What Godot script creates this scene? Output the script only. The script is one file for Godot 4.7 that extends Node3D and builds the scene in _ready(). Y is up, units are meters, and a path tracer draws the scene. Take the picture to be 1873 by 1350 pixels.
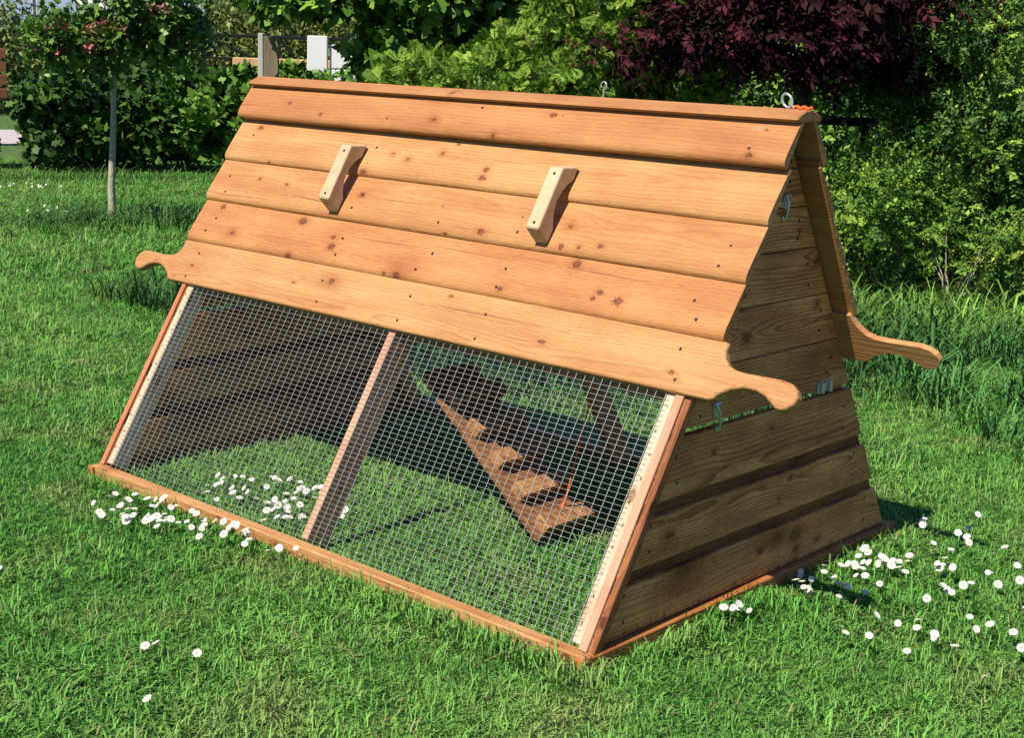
extends Node3D
# A wooden A-frame chicken ark on a sunny lawn with hedges and shrubs behind.

const LEN := 1.846          # ark length along x
const HALF := 0.66          # half width at the ground
const TOP := 1.119          # height of the ridge line
const RZ := -0.008          # z of the ridge line
const MID := 0.923

var rng := RandomNumberGenerator.new()
var taken := {}
var tone := FastNoiseLite.new()
var slope_y: Vector3        # up the front slope
var slope_n: Vector3        # outward normal of the front slope
var M := {}
var wood_sets := {}
var nail: Mesh


# ---------------------------------------------------------------- helpers
func numbered(called: String, parent: Node) -> String:
	var key := str(parent.get_instance_id()) + called
	var n: int = taken.get(key, 0)
	taken[key] = n + 1
	return called if n == 0 else "%s_%03d" % [called, n]


func tag(o: Node, label := "", category := "", group := "", kind := "") -> Node:
	for pair in [["label", label], ["category", category], ["group", group], ["kind", kind]]:
		if pair[1] != "":
			o.set_meta(pair[0], pair[1])
	return o


func base(called: String, at := Vector3.ZERO, label := "", category := "", group := "") -> Node3D:
	var o := Node3D.new()
	o.name = numbered(called, self)
	add_child(o, true)
	o.position = at
	tag(o, label, category, group)
	return o


func obj(called: String, st: SurfaceTool, m: Material, parent: Node = self) -> MeshInstance3D:
	var o := MeshInstance3D.new()
	o.name = numbered(called, parent)
	o.mesh = st.commit()
	o.material_override = m
	parent.add_child(o, true)
	return o


func start() -> SurfaceTool:
	var st := SurfaceTool.new()
	st.begin(Mesh.PRIMITIVE_TRIANGLES)
	return st


func tri(st: SurfaceTool, p: Array, n: Array, uv: Array, hint: Vector3) -> void:
	var order := [0, 1, 2]
	if (p[1] - p[0]).cross(p[2] - p[0]).dot(hint) > 0.0:
		order = [0, 2, 1]
	for i in order:
		st.set_normal(n[i])
		st.set_uv(uv[i])
		st.add_vertex(p[i])


func quad(st: SurfaceTool, a: Vector3, b: Vector3, c: Vector3, d: Vector3, hint: Vector3, uv: Array) -> void:
	var n := (b - a).cross(c - a).normalized()
	if n.dot(hint) < 0.0:
		n = -n
	tri(st, [a, b, c], [n, n, n], [uv[0], uv[1], uv[2]], hint)
	tri(st, [a, c, d], [n, n, n], [uv[0], uv[2], uv[3]], hint)


# a box with chamfered edges; its u runs along the longest side
func box(st: SurfaceTool, f: Transform3D, size: Vector3, bev := 0.0015, uv0 := Vector2.ZERO, ulen := 1.0, vlen := 0.14) -> void:
	var h := size * 0.5
	var long := 0
	for k in 3:
		if size[k] > size[long]:
			long = k
	for k in 3:
		var i := (k + 1) % 3
		var j := (k + 2) % 3
		for s in [-1.0, 1.0]:
			var q := []
			var uv := []
			for c in [[-1, -1], [1, -1], [1, 1], [-1, 1]]:
				var p := Vector3.ZERO
				p[k] = s * h[k]
				p[i] = c[0] * (h[i] - bev)
				p[j] = c[1] * (h[j] - bev)
				q.append(f * p)
				var a: float = p[long] if long != k else p[i]
				var b: float = (p[j] if i == long else p[i]) if long != k else p[j]
				uv.append(uv0 + Vector2(a / ulen, b / vlen + 0.37 * k + 0.11 * s))
			var nk := Vector3.ZERO
			nk[k] = s
			quad(st, q[0], q[1], q[2], q[3], f.basis * nk, uv)
	if bev <= 0.0:
		return
	for k in 3:
		var i := (k + 1) % 3
		var j := (k + 2) % 3
		for s in [-1.0, 1.0]:
			for t in [-1.0, 1.0]:
				var q := []
				var uv := []
				for e in [[-1, 0], [1, 0], [1, 1], [-1, 1]]:
					var p := Vector3.ZERO
					p[k] = e[0] * (h[k] - bev)
					p[i] = s * (h[i] - (bev if e[1] == 0 else 0.0))
					p[j] = t * (h[j] - (0.0 if e[1] == 0 else bev))
					q.append(f * p)
					uv.append(uv0 + Vector2(p[long] / ulen, (p[i] + p[j]) / vlen))
				var nk := Vector3.ZERO
				nk[i] = s
				nk[j] = t
				quad(st, q[0], q[1], q[2], q[3], f.basis * nk, uv)


# a polygon in the plane of A and B at P, extruded along D by depth, front edges chamfered
func extrude(st: SurfaceTool, poly: PackedVector2Array, P: Vector3, A: Vector3, B: Vector3, D: Vector3, depth: float, bev := 0.002, ulen := 1.0, vlen := 0.14, uv0 := Vector2.ZERO, rounds := 1) -> void:
	var n := poly.size()
	var area := 0.0
	for i in n:
		area += poly[i].cross(poly[(i + 1) % n])
	if area < 0.0:
		poly.reverse()
	var rings := [poly]
	var heights := [0.0]
	var outward := PackedVector2Array()
	for i in n:
		var e0 := (poly[i] - poly[(i + n - 1) % n]).normalized()
		var e1 := (poly[(i + 1) % n] - poly[i]).normalized()
		var m := (Vector2(e0.y, -e0.x) + Vector2(e1.y, -e1.x))
		m = m.normalized() / maxf(0.5, m.normalized().dot(Vector2(e1.y, -e1.x)))
		outward.append(m)
	rings.append(poly)
	heights.append(depth - bev)
	for r in rounds:
		var a := PI / 2.0 * (r + 1.0) / rounds
		var ring := PackedVector2Array()
		for i in n:
			ring.append(poly[i] - outward[i] * bev * (1.0 - cos(a)))
		rings.append(ring)
		heights.append(depth - bev + bev * sin(a))
	var put := func(q: Vector2, h: float) -> Vector3: return P + A * q.x + B * q.y + D * h
	var uvof := func(q: Vector2) -> Vector2: return uv0 + Vector2(q.x / ulen, q.y / vlen)
	var idx := Geometry2D.triangulate_polygon(rings[-1])
	for t in range(0, idx.size(), 3):
		var fr := []
		var bk := []
		var uv := []
		for k in 3:
			fr.append(put.call(rings[-1][idx[t + k]], depth))
			bk.append(put.call(poly[idx[t + k]], 0.0))
			uv.append(uvof.call(poly[idx[t + k]]))
		tri(st, fr, [D, D, D], uv, D)
		tri(st, bk, [-D, -D, -D], uv, -D)
	for r in rings.size() - 1:
		for i in n:
			var j := (i + 1) % n
			var o := outward[i] + outward[j]
			var hint := A * o.x + B * o.y + D * 0.2
			var ex := Vector2(0, heights[r] / vlen)
			quad(st, put.call(rings[r][i], heights[r]), put.call(rings[r][j], heights[r]), put.call(rings[r + 1][j], heights[r + 1]), put.call(rings[r + 1][i], heights[r + 1]), hint,
				[uvof.call(rings[r][i]) + ex, uvof.call(rings[r][j]) + ex, uvof.call(rings[r + 1][j]) + ex, uvof.call(rings[r + 1][i]) + ex])


func tube(st: SurfaceTool, pts: Array, radii: Array, sides := 8) -> void:
	var rings := []
	var side := Vector3(0.31, 0.2, 0.93)
	for i in pts.size():
		var d: Vector3 = (pts[mini(i + 1, pts.size() - 1)] - pts[maxi(i - 1, 0)]).normalized()
		var a := (side - d * side.dot(d)).normalized()
		if a.length() < 0.5:
			a = d.cross(Vector3.RIGHT).normalized()
		side = a
		var b := d.cross(a)
		var ring := []
		for k in sides + 1:
			var t := TAU * k / sides
			ring.append([a * cos(t) + b * sin(t), k])
		rings.append(ring)
	var run := 0.0
	for i in pts.size() - 1:
		var step: float = (pts[i + 1] - pts[i]).length()
		for k in sides:
			var n0: Vector3 = rings[i][k][0]
			var n1: Vector3 = rings[i][k + 1][0]
			var n2: Vector3 = rings[i + 1][k + 1][0]
			var n3: Vector3 = rings[i + 1][k][0]
			var p0: Vector3 = pts[i] + n0 * radii[i]
			var p1: Vector3 = pts[i] + n1 * radii[i]
			var p2: Vector3 = pts[i + 1] + n2 * radii[i + 1]
			var p3: Vector3 = pts[i + 1] + n3 * radii[i + 1]
			var u0 := float(k) / sides
			var u1 := float(k + 1) / sides
			var hint := n0 + n1 + n2 + n3
			tri(st, [p0, p1, p2], [n0, n1, n2], [Vector2(run, u0), Vector2(run, u1), Vector2(run + step, u1)], hint)
			tri(st, [p0, p2, p3], [n0, n2, n3], [Vector2(run, u0), Vector2(run + step, u1), Vector2(run + step, u0)], hint)
		run += step
	for e in [0, pts.size() - 1]:
		var dd: Vector3 = (pts[e] - pts[1 if e == 0 else e - 1]).normalized()
		for k in range(1, sides - 1):
			tri(st, [pts[e] + rings[e][0][0] * radii[e], pts[e] + rings[e][k][0] * radii[e], pts[e] + rings[e][k + 1][0] * radii[e]], [dd, dd, dd], [Vector2.ZERO, Vector2(0.05, 0), Vector2(0, 0.05)], dd)


func frame(o: Vector3, x := Vector3.RIGHT, y := Vector3.UP, z := Vector3.BACK) -> Transform3D:
	return Transform3D(Basis(x, y, z), o)


# ---------------------------------------------------------------- materials
func plain(c: Color, rough := 0.8, metal := 0.0) -> StandardMaterial3D:
	var m := StandardMaterial3D.new()
	m.albedo_color = c
	m.roughness = rough
	m.metallic = metal
	m.cull_mode = BaseMaterial3D.CULL_DISABLED
	return m


# One board's worth of timber: growth rings cut lengthwise, fibres, knots. c = [early, late, knot]
func timber(w: int, h: int, long: float, wide: float, sd: int, c: Array, freq: float, contrast: float, n_knots: int, knot_r := 0.011, damp := 0.0) -> StandardMaterial3D:
	var r := RandomNumberGenerator.new()
	r.seed = sd
	var na := FastNoiseLite.new()
	na.seed = sd
	na.frequency = 1.0
	na.fractal_octaves = 2
	var knots := []
	for i in n_knots:
		knots.append([r.randf_range(0.02, long - 0.02), r.randf_range(0.1, 0.9) * wide, knot_r * r.randf_range(0.45, 1.35), r.randf_range(1.0, 1.9), r.randf()])
	var streaks := []
	for i in 5:
		streaks.append([r.randf() * long, r.randf_range(0.15, 0.9) * wide, r.randf_range(0.05, 0.22), r.randf_range(0.0007, 0.0018), r.randf_range(0.15, 0.6)])
	var im := Image.create(w, h, false, Image.FORMAT_RGB8)
	var hm := Image.create(w, h, false, Image.FORMAT_L8)
	var pith := r.randf_range(0.15, 0.85) * wide
	var deep := r.randf_range(0.008, 0.035)
	var tilt := r.randf_range(-0.02, 0.02)
	var early: Color = c[0]
	var late: Color = c[1]
	var kc: Color = c[2]
	for x in w:
		var u := long * x / w
		var near := []
		for k in knots:
			if absf(u - k[0]) < k[2] * 9.0:
				near.append(k)
		var lines := []
		for k in streaks:
			if absf(u - k[0]) < k[2]:
				lines.append([k[1] + 0.012 * (na.get_noise_2d(u * 2.0, k[1] * 100.0)), k[3] * (1.0 - absf(u - k[0]) / k[2]), k[4]])
		var dep := deep + tilt * u + 0.014 * na.get_noise_2d(u * 1.3, 7.0)
		var sway := 0.018 * na.get_noise_2d(u * 0.9, 31.0)
		var across := na.get_noise_2d(u * 5.0, 90.0)
		for y in h:
			var v := wide * y / h
			var rr := v - pith + sway
			var d := sqrt(rr * rr + dep * dep) + 0.0035 * na.get_noise_2d(u * 3.0, v * 25.0)
			var halo := 0.0
			var core := 0.0
			for k in near:
				var dx: float = (u - k[0]) / k[3]
				var dy: float = v - k[1]
				var q: float = sqrt(dx * dx + dy * dy) / k[2] * (1.0 + 0.5 * na.get_noise_2d(u * 130.0 + k[4] * 50.0, v * 130.0))
				d += k[2] * 0.9 * exp(-q * q * 0.16) * (1.0 if k[4] > 0.5 else -1.0)
				halo = maxf(halo, exp(-q * q * (0.10 if k[4] > 0.75 else 0.3)) * (0.6 + k[4] * 0.6))
				var rim := clampf(0.5 + 0.5 * (dx * cos(k[4] * 20.0) + dy * sin(k[4] * 20.0)) / k[2], 0.0, 1.0)
				core = maxf(core, clampf((1.1 - q) * 4.0, 0.0, 1.0) * (0.5 + 0.5 * rim * clampf(q * 1.5, 0.2, 1.0)))
			var ring := d * freq
			ring -= floorf(ring)
			ring = ring * ring * ring * (1.0 - clampf((ring - 0.93) * 14.0, 0.0, 1.0))
			var fibre := na.get_noise_2d(u * 26.0, v * 1500.0)
			var blot := na.get_noise_2d(u * 2.1 + 40.0, v * 11.0)
			var t := clampf(0.24 + contrast * ring + 0.26 * fibre + 0.36 * blot + 0.14 * across + 0.62 * halo, 0.0, 1.0)
			var col := early.lerp(late, t).lerp(kc, core * 0.9)
			for k in lines:
				col = col.lerp(kc, k[2] * clampf(1.6 - absf(v - k[0]) / maxf(k[1], 0.0001), 0.0, 1.0))
			if damp > 0.0:
				var rise := clampf((v / wide - 1.0 + damp + 0.16 * na.get_noise_2d(u * 60.0, 3.0)) * 7.0, 0.0, 1.0)
				col = col.lerp(Color(0.30, 0.22, 0.15), rise * 0.65)
			im.set_pixel(x, y, col)
			var g := clampf(0.62 - 0.32 * ring * minf(contrast * 2.0, 1.0) + 0.12 * fibre - 0.3 * core, 0.0, 1.0)
			hm.set_pixel(x, y, Color(g, g, g))
	var m := StandardMaterial3D.new()
	im.generate_mipmaps()
	m.albedo_texture = ImageTexture.create_from_image(im)
	hm.convert(Image.FORMAT_RGBA8)
	hm.bump_map_to_normal_map(1.6)
	m.normal_enabled = true
	m.normal_texture = ImageTexture.create_from_image(hm)
	m.normal_scale = 0.6
	m.roughness = 0.62
	m.metallic_specular = 0.35
	m.cull_mode = BaseMaterial3D.CULL_DISABLED
	return m


func toned(m: StandardMaterial3D, c: Color) -> StandardMaterial3D:
	var d: StandardMaterial3D = m.duplicate()
	d.albedo_color = c
	return d


func leafy(rough := 0.5, back := Color(0.10, 0.16, 0.02), spec := 0.3) -> StandardMaterial3D:
	var m := StandardMaterial3D.new()
	m.vertex_color_use_as_albedo = true
	m.roughness = rough
	m.metallic_specular = spec
	m.cull_mode = BaseMaterial3D.CULL_DISABLED
	m.backlight_enabled = true
	m.backlight = back
	return m


# ---------------------------------------------------------------- foliage
func leaf(st: SurfaceTool, at: Vector3, d: Vector3, n: Vector3, long: float, wide: float) -> void:
	d = d.normalized()
	var s := d.cross(n).normalized()
	n = s.cross(d).normalized()
	var tip := at + d * long - n * long * 0.16
	var m := at + d * long * 0.45 - n * long * 0.02
	var l := m + s * wide * 0.5 + n * wide * 0.13
	var r := m - s * wide * 0.5 + n * wide * 0.13
	for t in [[at, l, m], [m, l, tip], [at, m, r], [m, tip, r]]:
		tri(st, t, [n, n, n], [Vector2.ZERO, Vector2.ZERO, Vector2.ZERO], n)


func palmate(st: SurfaceTool, at: Vector3, d: Vector3, n: Vector3, size: float) -> void:
	d = d.normalized()
	var s := d.cross(n).normalized()
	n = s.cross(d).normalized()
	var shape := [[0.0, 0.0], [0.42, -0.06], [0.3, 0.2], [0.62, 0.42], [0.3, 0.52], [0.27, 0.72], [0.0, 1.06], [-0.27, 0.72], [-0.3, 0.52], [-0.62, 0.42], [-0.3, 0.2], [-0.42, -0.06]]
	var c := at + d * size * 0.42
	for i in shape.size():
		var a: Array = shape[i]
		var b: Array = shape[(i + 1) % shape.size()]
		var pa: Vector3 = at + (s * a[0] + d * a[1]) * size - n * size * 0.22 * absf(a[0])
		var pb: Vector3 = at + (s * b[0] + d * b[1]) * size - n * size * 0.22 * absf(b[0])
		tri(st, [c, pa, pb], [n, n, n], [Vector2.ZERO, Vector2.ZERO, Vector2.ZERO], n)


func rv() -> Vector3:
	return Vector3(rng.randf_range(-1, 1), rng.randf_range(-1, 1), rng.randf_range(-1, 1))


func sprig_mesh(kind: String, sd: int) -> ArrayMesh:
	rng.seed = sd
	var st := start()
	if kind == "oval":          # small oval leaves in two ranks on a thin twig
		for i in 15:
			var t := 0.015 + 0.009 * i
			var a := 2.4 * i + rng.randf_range(-0.4, 0.4)
			leaf(st, Vector3(0, t, 0), Vector3(cos(a), rng.randf_range(0.3, 1.0), sin(a) * 0.7), Vector3(0, 0.8, 0.6) + rv() * 0.5, rng.randf_range(0.020, 0.038), rng.randf_range(0.012, 0.020))
		tube(st, [Vector3.ZERO, Vector3(0, 0.15, 0)], [0.0016, 0.0008], 3)
	elif kind == "palmate":     # sycamore leaves on stalks
		for i in 6:
			var d := (Vector3(rng.randf_range(-1, 1), rng.randf_range(0.1, 1), rng.randf_range(-1, 1))).normalized()
			palmate(st, d * rng.randf_range(0.02, 0.08), d + Vector3(0, -0.5, 0), Vector3(0, 1, 0.55) + rv() * 0.45, rng.randf_range(0.055, 0.10))
	elif kind == "frond":       # flat feathery conifer spray
		for i in 9:
			var t := 0.012 * (i + 1)
			for s in [-1.0, 1.0]:
				var d := Vector3(s * 0.8, 0.75, 0.0)
				var wl := 0.055 * sin(PI * (i + 1.5) / 11.5)
				leaf(st, Vector3(0, t, -t * t * 1.5), d + rv() * 0.12, Vector3(0, 0.1, 1) + rv() * 0.2, wl, 0.0085)
				if i < 7:
					leaf(st, Vector3(0, t, -t * t * 1.5) + d * wl * 0.45, Vector3(s * 0.25, 1.0, 0.0) + rv() * 0.15, Vector3(0, 0.1, 1) + rv() * 0.2, wl * 0.6, 0.007)
		leaf(st, Vector3(0, 0.09, -0.012), Vector3(0, 1, -0.3), Vector3(0, 0.1, 1), 0.045, 0.008)
	elif kind == "plum":        # drooping pointed leaves on a twig
		for i in 8:
			var t := 0.02 * (i + 1)
			var s := -1.0 if i % 2 else 1.0
			leaf(st, Vector3(0, t, 0), Vector3(s * 0.8, 0.45, -0.35) + rv() * 0.4, Vector3(0.0, 0.1, 1) + rv() * 0.5, rng.randf_range(0.045, 0.075), rng.randf_range(0.022, 0.034))
		leaf(st, Vector3(0, 0.17, 0), Vector3(0, 1, -0.3), Vector3(0, 0.1, 1), 0.06, 0.026)
		tube(st, [Vector3.ZERO, Vector3(0, 0.18, 0)], [0.002, 0.001], 3)
	elif kind == "thorn":       # small lobed leaves, tight twig
		for i in 11:
			palmate(st, Vector3(0, 0.011 * i, 0) + rv() * 0.012, rv() + Vector3(0, 0.5, 0), rv() * 0.5 + Vector3(0, 0.5, 1), rng.randf_range(0.022, 0.036))
	elif kind == "mass":        # coarse clump for shrubs a long way off
		for i in 16:
			leaf(st, rv() * 0.12, rv() + Vector3(0, 0.4, 0), rv() + Vector3(0, 0.6, 0.6), rng.randf_range(0.05, 0.10), rng.randf_range(0.03, 0.05))
	elif kind == "blossom":
		for i in 7:
			var c := rv() * 0.022
			for k in 5:
				var a := TAU * k / 5.0
				leaf(st, c, Vector3(cos(a), 0.25, sin(a)), Vector3.UP, 0.011, 0.010)
	elif kind == "needle_weed":
		for i in 9:
			leaf(st, Vector3(0, 0.02 * i, 0) + rv() * 0.01, rv() + Vector3(0, 0.3, 0), Vector3.UP + rv() * 0.4, rng.randf_range(0.03, 0.05), rng.randf_range(0.012, 0.02))
	return st.commit()


func multi(called: String, parent: Node, mesh: Mesh, m: Material, buf: PackedFloat32Array) -> MultiMeshInstance3D:
	var mm := MultiMesh.new()
	mm.transform_format = MultiMesh.TRANSFORM_3D
	mm.use_colors = true
	mm.mesh = mesh
	mm.instance_count = buf.size() / 16
	mm.buffer = buf
	var o := MultiMeshInstance3D.new()
	o.name = numbered(called, parent)
	o.multimesh = mm
	o.material_override = m
	parent.add_child(o, true)
	o.set_meta("kind", "stuff")
	return o


func push(buf: PackedFloat32Array, b: Basis, o: Vector3, c: Color) -> void:
	buf.append_array([b.x.x, b.y.x, b.z.x, o.x, b.x.y, b.y.y, b.z.y, o.y, b.x.z, b.y.z, b.z.z, o.z, c.r, c.g, c.b, 1.0])


func aim(y: Vector3, n: Vector3, s: float) -> Basis:
	y = y.normalized()
	var x := y.cross(n)
	if x.length() < 0.01:
		x = y.cross(Vector3.RIGHT)
	x = x.normalized()
	return Basis(x * s, y * s, x.cross(y) * s)


# leaf sprigs through the outer shell of a set of ellipsoids [centre, radii, count]
func crown(parent: Node3D, called: String, lumps: Array, kinds: Array, m: Material, size: Array, palette: Array, sd: int, droop := 0.0, shell := 0.45) -> void:
	var meshes := []
	for k in kinds.size():
		meshes.append(sprig_mesh(kinds[k], sd + k))
	rng.seed = sd + 77
	var bufs := []
	for k in kinds:
		bufs.append(PackedFloat32Array())
	for l in lumps:
		for i in int(l[2]):
			var d := rv()
			while d.length() > 1.0 or d.length() < 0.05:
				d = rv()
			d = d.normalized()
			var lump := 0.86 + 0.3 * tone.get_noise_3dv((l[0] + d * l[1]) * 34.0) + 0.16 * tone.get_noise_3dv((l[0] + d * l[1]) * 110.0)
			var r := pow(rng.randf(), shell) * lump
			var p: Vector3 = l[0] + d * l[1] * r
			if p.y + parent.position.y < 0.04:
				continue
			var out: Vector3 = (d / l[1]).normalized()
			var y := out + Vector3(0, 0.35 - droop, 0) + rv() * 0.7
			var n := Vector3(0, 1, 0) + out * 0.5 + rv() * 0.45
			if kinds[0] == "frond":
				n = out + Vector3(0, 0.5, 0) + rv() * 0.5
				y = out * 0.55 + Vector3(0, 0.25, 0) + rv() * 0.9
			var c: Color = palette[rng.randi() % palette.size()]
			var shade := rng.randf_range(0.78, 1.2)
			push(bufs[rng.randi() % kinds.size()], aim(y, n, rng.randf_range(size[0], size[1])), p, Color(c.r * shade, c.g * shade, c.b * shade))
	for k in kinds.size():
		if bufs[k].size():
			multi(called, parent, meshes[k], m, bufs[k])


# many small leafy clumps over a sparse core, so that dark gaps stay between them
func clumps(c: Vector3, r: Vector3, n: int, sub: float, count: int, sd: int) -> Array:
	rng.seed = sd
	var out := [[c, r * 0.72, int(count * 0.22)]]
	for i in n:
		var d := rv()
		while d.length() > 1.0 or d.length() < 0.2:
			d = rv()
		var p := c + d.normalized() * r * rng.randf_range(0.55, 1.05)
		var k := rng.randf_range(0.6, 1.4) * sub
		out.append([p, Vector3(k * 1.25, k * 0.6, k * 1.25), int(count * 0.78 / n * rng.randf_range(0.6, 1.4))])
	return out


func limbs(parent: Node3D, called: String, m: Material, paths: Array) -> void:
	for p in paths:
		var st := start()
		var pts := []
		var rad := []
		for q in p:
			pts.append(Vector3(q[0], q[1], q[2]))
			rad.append(q[3])
		tube(st, pts, rad, 7)
		obj(called, st, m, parent)


# a shrub: several stems rising from its foot into the lumps of its crown
func shrub(called: String, at: Vector3, label: String, category: String, group: String, lumps: Array, kinds: Array, m: Material, size: Array, palette: Array, sd: int, droop := 0.0, shell := 0.45, stems := 5, stem_r := 0.014) -> Node3D:
	var o := base(called, at, label, category, group)
	rng.seed = sd + 5
	var paths := []
	for i in stems:
		var l: Array = lumps[i % lumps.size()]
		var foot := Vector3(rng.randf_range(-0.12, 0.12), -0.02, rng.randf_range(-0.12, 0.12)) + Vector3(l[0].x, 0, l[0].z) * 0.6
		var goal: Vector3 = l[0] + rv() * l[1] * 0.55
		var mid := foot.lerp(goal, 0.5) + rv() * 0.07
		paths.append([[foot.x, foot.y, foot.z, stem_r], [mid.x, mid.y, mid.z, stem_r * 0.75], [goal.x, goal.y, goal.z, stem_r * 0.35]])
	limbs(o, "stem", M.bark, paths)
	crown(o, "foliage", lumps, kinds, m, size, palette, sd, droop, shell)
	return o


# ---------------------------------------------------------------- grass
func tuft_mesh(sd: int, blades: int, spread: float, lo: float, hi: float, wide: float, lean: float) -> ArrayMesh:
	rng.seed = sd
	var st := start()
	for i in blades:
		var a := rng.randf() * TAU
		var foot := Vector3(cos(a), 0, sin(a)) * spread * sqrt(rng.randf())
		var t := rng.randf() * TAU
		var dir := Vector3(cos(t), 0, sin(t))
		var h := rng.randf_range(lo, hi)
		var bend := rng.randf_range(0.2, 1.0) * lean
		var side := dir.cross(Vector3.UP) * wide * rng.randf_range(0.7, 1.2) * 0.5
		var p1 := foot + Vector3(0, h * 0.5, 0) + dir * h * bend * 0.25
		var p2 := foot + Vector3(0, h * (0.9 - 0.25 * bend), 0) + dir * h * bend * 0.75
		var p3 := foot + Vector3(0, h * (1.0 - 0.5 * bend), 0) + dir * h * bend * 1.15
		var n := (dir * -1.0 + Vector3(0, 0.8, 0)).normalized()
		var z := Vector2.ZERO
		tri(st, [foot - side, foot + side, p1 + side], [n, n, n], [z, z, z], n)
		tri(st, [foot - side, p1 + side, p1 - side], [n, n, n], [z, z, z], n)
		tri(st, [p1 - side, p1 + side, p2 + side * 0.75], [n, n, n], [z, z, z], n)
		tri(st, [p1 - side, p2 + side * 0.75, p2 - side * 0.75], [n, n, n], [z, z, z], n)
		tri(st, [p2 - side * 0.75, p2 + side * 0.75, p3], [n, n, n], [z, z, z], n)
	return st.commit()


func under_timber(x: float, z: float) -> bool:
	if x < -0.025 or x > 1.87 or absf(z + 0.008) > 0.675:
		return false
	return x < 0.03 or x > 1.81 or absf(z + 0.008) > 0.60


func grass_colour(x: float, z: float) -> Color:
	var a := tone.get_noise_2d(x * 9.0, z * 9.0)
	var b := tone.get_noise_2d(x * 45.0 + 300.0, z * 45.0)
	var c := Color(0.096, 0.278, 0.046).lerp(Color(0.158, 0.338, 0.066), clampf(0.5 + a * 1.1, 0, 1))
	c = c.lerp(Color(0.225, 0.265, 0.09), clampf(b * 1.3 - 0.22, 0.0, 0.75))
	c = c.lerp(Color(0.068, 0.215, 0.038), clampf(-b * 1.2 - 0.1, 0.0, 0.6))
	var k := rng.randf_range(0.72, 1.3)
	if rng.randf() < 0.05:
		c = c.lerp(Color(0.27, 0.23, 0.12), 0.65)
	return Color(c.r * k, c.g * k, c.b * k)


# ---------------------------------------------------------------- scene
func _ready() -> void:
	tone.seed = 11
	tone.frequency = 0.05
	tone.fractal_octaves = 3
	light_and_camera()
	slope_y = Vector3(0, TOP, -HALF).normalized()
	slope_n = Vector3(0, HALF, TOP).normalized()
	materials()
	ground()
	background()
	ark()
	lawn()
	daisies()


func light_and_camera() -> void:
	var cam := Camera3D.new()
	cam.name = "camera"
	cam.transform = Transform3D(Basis(Vector3(0.737763, 0.034165, -0.674195), Vector3(-0.171234, 0.975526, -0.137945), Vector3(0.652981, 0.217216, 0.725557)), Vector3(3.588, 1.2741, 2.8289))
	cam.fov = 28.83
	cam.near = 0.05
	cam.far = 600.0
	add_child(cam, true)
	cam.current = true
	var sun := DirectionalLight3D.new()
	sun.name = "sun"
	sun.light_energy = 1.6
	sun.light_color = Color(1.0, 0.955, 0.88)
	sun.light_angular_distance = 0.5
	sun.shadow_enabled = true
	add_child(sun, true)
	sun.look_at_from_position(Vector3(0.022, 0.79, 0.61) * 20.0, Vector3.ZERO)
	var sky := ProceduralSkyMaterial.new()
	sky.sky_top_color = Color(0.30, 0.46, 0.74)
	sky.sky_horizon_color = Color(0.66, 0.73, 0.84)
	sky.sky_curve = 0.16
	sky.ground_bottom_color = Color(0.16, 0.22, 0.10)
	sky.ground_horizon_color = Color(0.40, 0.45, 0.40)
	sky.sky_energy_multiplier = 0.85
	sky.ground_energy_multiplier = 0.5
	sky.sun_angle_max = 1.0
	var env := Environment.new()
	env.background_mode = Environment.BG_SKY
	env.sky = Sky.new()
	env.sky.sky_material = sky
	env.tonemap_mode = Environment.TONE_MAPPER_LINEAR
	env.tonemap_exposure = 1.52
	env.sdfgi_enabled = true
	env.ssao_enabled = true
	env.ssil_enabled = true
	var we := WorldEnvironment.new()
	we.name = "world_environment"
	we.environment = env
	add_child(we, true)


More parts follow.
